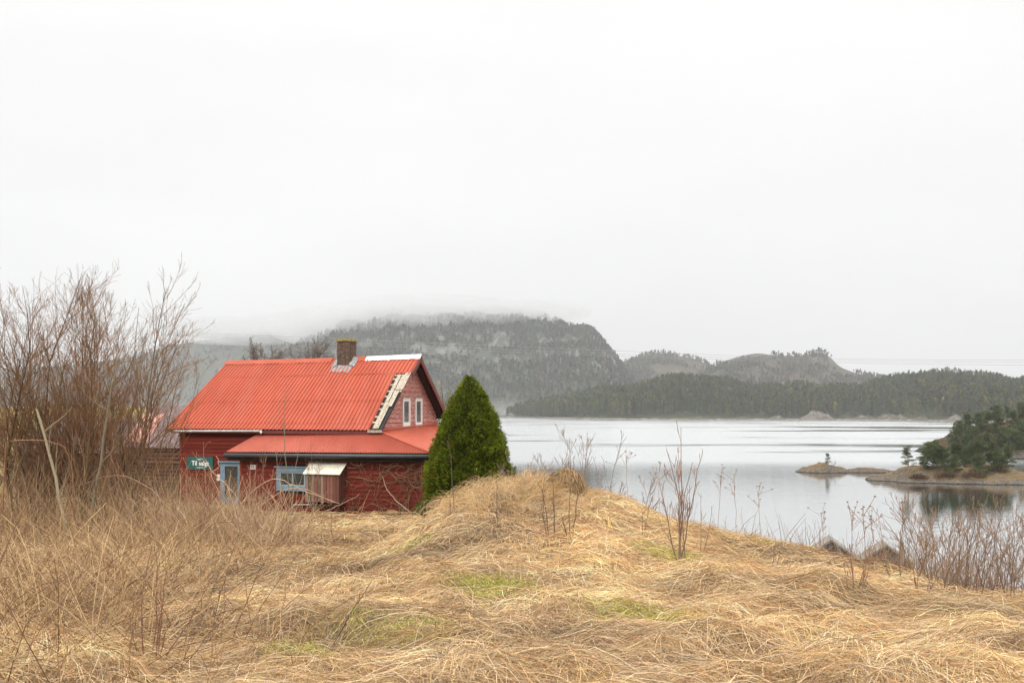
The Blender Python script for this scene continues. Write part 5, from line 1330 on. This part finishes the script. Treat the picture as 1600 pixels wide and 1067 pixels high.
# land that joins the feet of the far hills
def forest_trees(name, src, n, hr, seed, cmin=-1, green=(.042, .055, .022), dens=1.0, vlim=(.02, 1.06), pxlim=None, tri=70, wide=.30, zmin=1.4, gap=0):
    """many small trees: tapered stems hidden in ragged crowns of leaf-sized faces, as one far-off wood"""
    rng = np.random.default_rng(seed); X, Y, Z, VV = src
    # bilinear sampling on the hill grid
    nv, nu = X.shape; ok = np.where((VV[:, 0] >= vlim[0]) & (VV[:, 0] <= vlim[1]))[0]
    i = rng.uniform(ok[0], ok[-1] - .01, n); j = rng.uniform(0, nu - 1.01, n)
    i0 = i.astype(int); j0 = j.astype(int); fi = i - i0; fj = j - j0
    g = lambda A: (A[i0, j0] * (1 - fj) + A[i0, j0 + 1] * fj) * (1 - fi) + (A[i0 + 1, j0] * (1 - fj) + A[i0 + 1, j0 + 1] * fj) * fi
    x, y, z = g(X), g(Y), g(Z); px = 800 + F * x / y
    keep = z > zmin + rng.uniform(0, 2, n)
    if pxlim: keep &= (px > pxlim[0]) & (px < pxlim[1])
    if gap: keep &= fbm(x * .012 + seed, z * .03 + y * .004, seed, 4) > gap
    x, y, z = x[keep], y[keep], z[keep]; n = len(x)
    h = rng.uniform(*hr, n) * (.75 + .5 * vn(x * .03, y * .03, 7)); pin = rng.random(n)
    # crown triangles in a unit tree
    T = rng.random((n, tri)) ** .8; az = rng.uniform(0, 6.28, (n, tri))
    prof = np.where(pin[:, None] < .6, (1 - T) * .95 + .10, np.sqrt(np.clip(1 - (2 * np.clip(T, 0, 1) - 1) ** 2, 0, 1)) * .9 + .1)
    t0 = np.where(pin < .6, .10, .32)[:, None]
    rr = prof * wide * h[:, None] * rng.uniform(.35, 1.0, (n, tri)) * rng.uniform(.6, 1.2, (n, 1))
    zz = (t0 + (1 - t0) * T) * h[:, None]
    c = np.stack([x[:, None] + rr * np.cos(az), y[:, None] + rr * np.sin(az), z[:, None] + zz], -1)
    d = np.stack([np.cos(az), np.sin(az), rng.normal(.2, .5, (n, tri))], -1); s = np.stack([-np.sin(az), np.cos(az), rng.normal(0, .4, (n, tri))], -1)
    L = h[:, None, None] * rng.uniform(.06, .13, (n, tri, 1)) * (70 / tri) ** .5
    V = np.stack([c - s * L * .8 - d * L * .3, c + s * L * .8 - d * L * .3, c + d * L * .8 + np.array([0, 0, .7]) * L], 2).reshape(-1, 3)
    gcol = np.array(green) * rng.uniform(.55, 1.6, (n, 1)) * np.where(rng.random((n, 1)) < .15, np.array([[2.1, 1.35, 1.3]]), 1.0)
    C = np.repeat(gcol[:, None, :] * rng.uniform(.75, 1.25, (n, tri, 1)), 3, axis=1).reshape(-1, 3)
    return kind(np_mesh(name, V, np.arange(len(V)).reshape(-1, 3), M['far_leaf'], None, C), 'stuff')
forest_trees('forest', fx, 11000, (10, 17), 401, pxlim=(600, 1750), tri=80, green=(.044, .055, .006), wide=.23)
forest_trees('mountain_forest', mx_, 15000, (7, 13), 402, tri=26, gap=.34, zmin=3, green=(.055, .062, .042), pxlim=(380, 1100))
forest_trees('far_forest', b2, 6000, (6, 11), 403, tri=20, gap=.43, zmin=3, green=(.050, .050, .030))
forest_trees('far_forest', b1, 4000, (7, 12), 404, tri=20, gap=.42, zmin=3, green=(.042, .048, .028))
forest_trees('far_forest', b3, 4500, (7, 12), 405, tri=20, gap=.30, zmin=3, green=(.042, .048, .028))
forest_trees('far_forest', ml, 7000, (8, 13), 406, tri=16, gap=.35, zmin=3, green=(.042, .048, .028), pxlim=(-50, 700))
# bare rock knoll at the far shore
def knoll(px, Y, wd, h, seed):
    n = 60; u = np.linspace(-1.1, 1.1, n); U, Vv = np.meshgrid(u, u, indexing='ij'); rr = np.sqrt(U * U + Vv * Vv)
    X = at(px, Y) + U * wd; Yy = Y + Vv * wd
    z = h * .8 * np.clip(1 - rr ** 1.6, -.5, 1) + h * 1.5 * (fbm(X * .14, Yy * .14, seed, 5) - .5) * np.clip(1.2 - rr, 0, 1)
    i = np.arange(n - 1)[:, None] * n + np.arange(n - 1)[None]
    kind(np_mesh('rock_knoll', np.stack([X, Yy, z], -1).reshape(-1, 3), np.stack([i, i + n, i + n + 1, i + 1], -1).reshape(-1, 4), M['pale_rock'], None, None, False), 'structure')
M['pale_rock'] = rock_mat('pale_shore_rock', (.22, .20, .18), (.035, .033, .03), (.07, .06, .04), .16, .99, 1.2, .45)
for px, Y, wd, h, sd in ((1277, 992, 19, 11, 1), (1347, 982, 14, 6, 2), (1395, 955, 18, 8, 3), (1440, 910, 12, 5, 4), (1215, 1003, 12, 5, 6), (1490, 862, 9, 8, 7), (1155, 1006, 13, 4, 8), (1090, 1006, 12, 4, 9)): knoll(px, Y, wd, h, sd)

# ------------------------------------------------------------------ power lines across the valley
for i, (pts, lab) in enumerate((([(-1500, 400), (-300, 488), (270, 518), (800, 541), (1250, 559), (1600, 562.5), (2100, 560), (3200, 520)], 'topmost thin power line crossing in front of the mountain'),
                               ([(-1500, 402), (-300, 490), (270, 521), (800, 546.5), (1250, 562), (1600, 566), (2100, 564), (3200, 524)], 'middle thin power line crossing in front of the mountain'),
                               ([(-1500, 406), (-300, 494), (270, 524), (800, 550), (1250, 565), (1600, 570.3), (2100, 570), (3200, 532)], 'lowest thin power line crossing in front of the mountain'))):
    P = spline([W(a, b, 150 + i * .8) for a, b in pts], 40); V, Q = tubes(P[None] - P[0], np.full((1, 40), .022), 6)
    o = np_mesh('power_line', V, Q, M['wire'], None, None, True); o.location = P[0]; tag(o, lab, 'power line', 'power lines over the fjord')

# ------------------------------------------------------------------ air, cloud, sky, light, camera
def volume(name, c, dens, aniso=0.0):
    m = bpy.data.materials.new(name); m.use_nodes = True; nt = m.node_tree
    nt.nodes.remove(nt.nodes['Principled BSDF']); v = nt.nodes.new('ShaderNodeVolumePrincipled')
    v.inputs['Color'].default_value = (*c, 1); v.inputs['Density'].default_value = dens; v.inputs['Anisotropy'].default_value = aniso
    nt.links.new(v.outputs[0], nt.nodes['Material Output'].inputs['Volume']); return m
HAZE = .00017
mb = MB(); mb.box((-5200, -120, -6), (10400, 0, 0), (0, 5200, 0), (0, 0, 310))
kind(mb.build('haze', volume('haze_air', (.56, .57, .58), HAZE)), 'stuff')

def low_cloud(name, blobs, dens):
    # low cloud lying on the mountain tops: soft-edged banks of thin air-borne water, even inside
    rng = np.random.default_rng(12); mt_ = volume('low_cloud_air', (.70, .705, .71), dens)
    V = []; Q = []; n = 0; nt_, na = 22, 40
    for (px, py, Y, wx, wy, wz) in blobs:
        for k in range(6):
            f = 1 - .13 * k; T, A = np.meshgrid(np.linspace(.02, math.pi - .02, nt_), np.arange(na) / na * 2 * math.pi, indexing='ij')
            d = np.stack([np.sin(T) * np.cos(A), np.sin(T) * np.sin(A), np.cos(T)], -1); sd = rng.uniform(0, 50)
            r = f * (1 + .55 * (fbm(d[..., 0] * 2.2 + sd + d[..., 2] * 2, d[..., 1] * 2.2 + d[..., 2] * 1.5, 5, 4) - .5))
            c = W(px, py, Y); P = c + d * r[..., None] * np.array([wx, wy, wz]); V.append(P.reshape(-1, 3))
            i = np.arange(nt_ - 1)[:, None] * na; j = np.arange(na)[None]; Q.append(np.stack([i + j, i + na + j, i + na + (j + 1) % na, i + (j + 1) % na], -1).reshape(-1, 4) + n); n += nt_ * na
    return kind(np_mesh(name, np.concatenate(V), np.concatenate(Q), mt_, None, None, True), 'stuff')
low_cloud('low_cloud', [(600, 506, 2260, 200, 260, 44), (700, 497, 2230, 210, 280, 38), (820, 491, 2280, 140, 240, 18), (520, 514, 2360, 150, 260, 42), (400, 520, 2950, 260, 300, 46), (520, 516, 2950, 220, 300, 54), (650, 500, 2200, 170, 250, 46), (760, 499, 2240, 160, 250, 28)], .0058)

w = bpy.data.worlds.new('World'); sc.world = w; w.use_nodes = True; nt = w.node_tree
bg = nt.nodes['Background']; bg.inputs['Strength'].default_value = .10
SUN_EL, SUN_ROT = rad(42), rad(200)
sky = node(nt, 'ShaderNodeTexSky', sky_type='NISHITA'); sky.sun_disc = False; sky.sun_elevation = SUN_EL; sky.sun_rotation = SUN_ROT
bw = node(nt, 'ShaderNodeRGBToBW'); nt.links.new(sky.outputs[0], bw.inputs[0])
tc = node(nt, 'ShaderNodeTexCoord'); sp = node(nt, 'ShaderNodeSeparateXYZ'); nt.links.new(tc.outputs['Generated'], sp.inputs[0])
# overcast: a white deck, brighter towards the zenith, with faint broad mottling
up = ramp(nt, sp.outputs[2], [(0.0, (7.55, 7.57, 7.58)), (.10, (7.85, 7.86, 7.86)), (.38, (8.8, 8.8, 8.78)), (.7, (21, 21, 20.6)), (1.0, (30, 30, 29))])
mp = node(nt, 'ShaderNodeMapping'); mp.inputs['Scale'].default_value = (1.5, 1.5, 5); nt.links.new(tc.outputs['Generated'], mp.inputs['Vector'])
n = noise(nt, 1.3, 5, .5, mp.outputs[0]); r = ramp(nt, n.outputs['Fac'], [(.3, (.955,) * 3), (.7, (1.03,) * 3)])
c = mix(nt, 1, up.outputs[0], r.outputs[0], 'MULTIPLY'); c = mix(nt, .06, c, bw.outputs[0])
nt.links.new(c, bg.inputs['Color'])
L = bpy.data.lights.new('sun', 'SUN'); L.energy = 1.5; L.angle = rad(22); L.color = (1, .95, .88)
so = bpy.data.objects.new('sun', L); col.objects.link(so)
dv = Vector((math.sin(SUN_ROT) * math.cos(SUN_EL), math.cos(SUN_ROT) * math.cos(SUN_EL), math.sin(SUN_EL)))
so.rotation_euler = dv.to_track_quat('Z', 'Y').to_euler(); so.location = dv * 60

cam = bpy.data.cameras.new('camera'); co = bpy.data.objects.new('camera', cam); col.objects.link(co)
co.location = (0, 0, H); co.rotation_euler = (rad(90), 0, 0)
cam.sensor_width = 36; cam.lens = F / 1600 * 36; cam.shift_y = (HZ - 533.5) / 1600; cam.clip_start = .1; cam.clip_end = 20000
sc.camera = co
vs = sc.view_settings; vs.view_transform = 'Standard'; vs.look = 'None'; vs.gamma = 1; vs.use_curve_mapping = False; vs.exposure = .30
sc.cycles.volume_bounces = 2; sc.cycles.max_bounces = 8
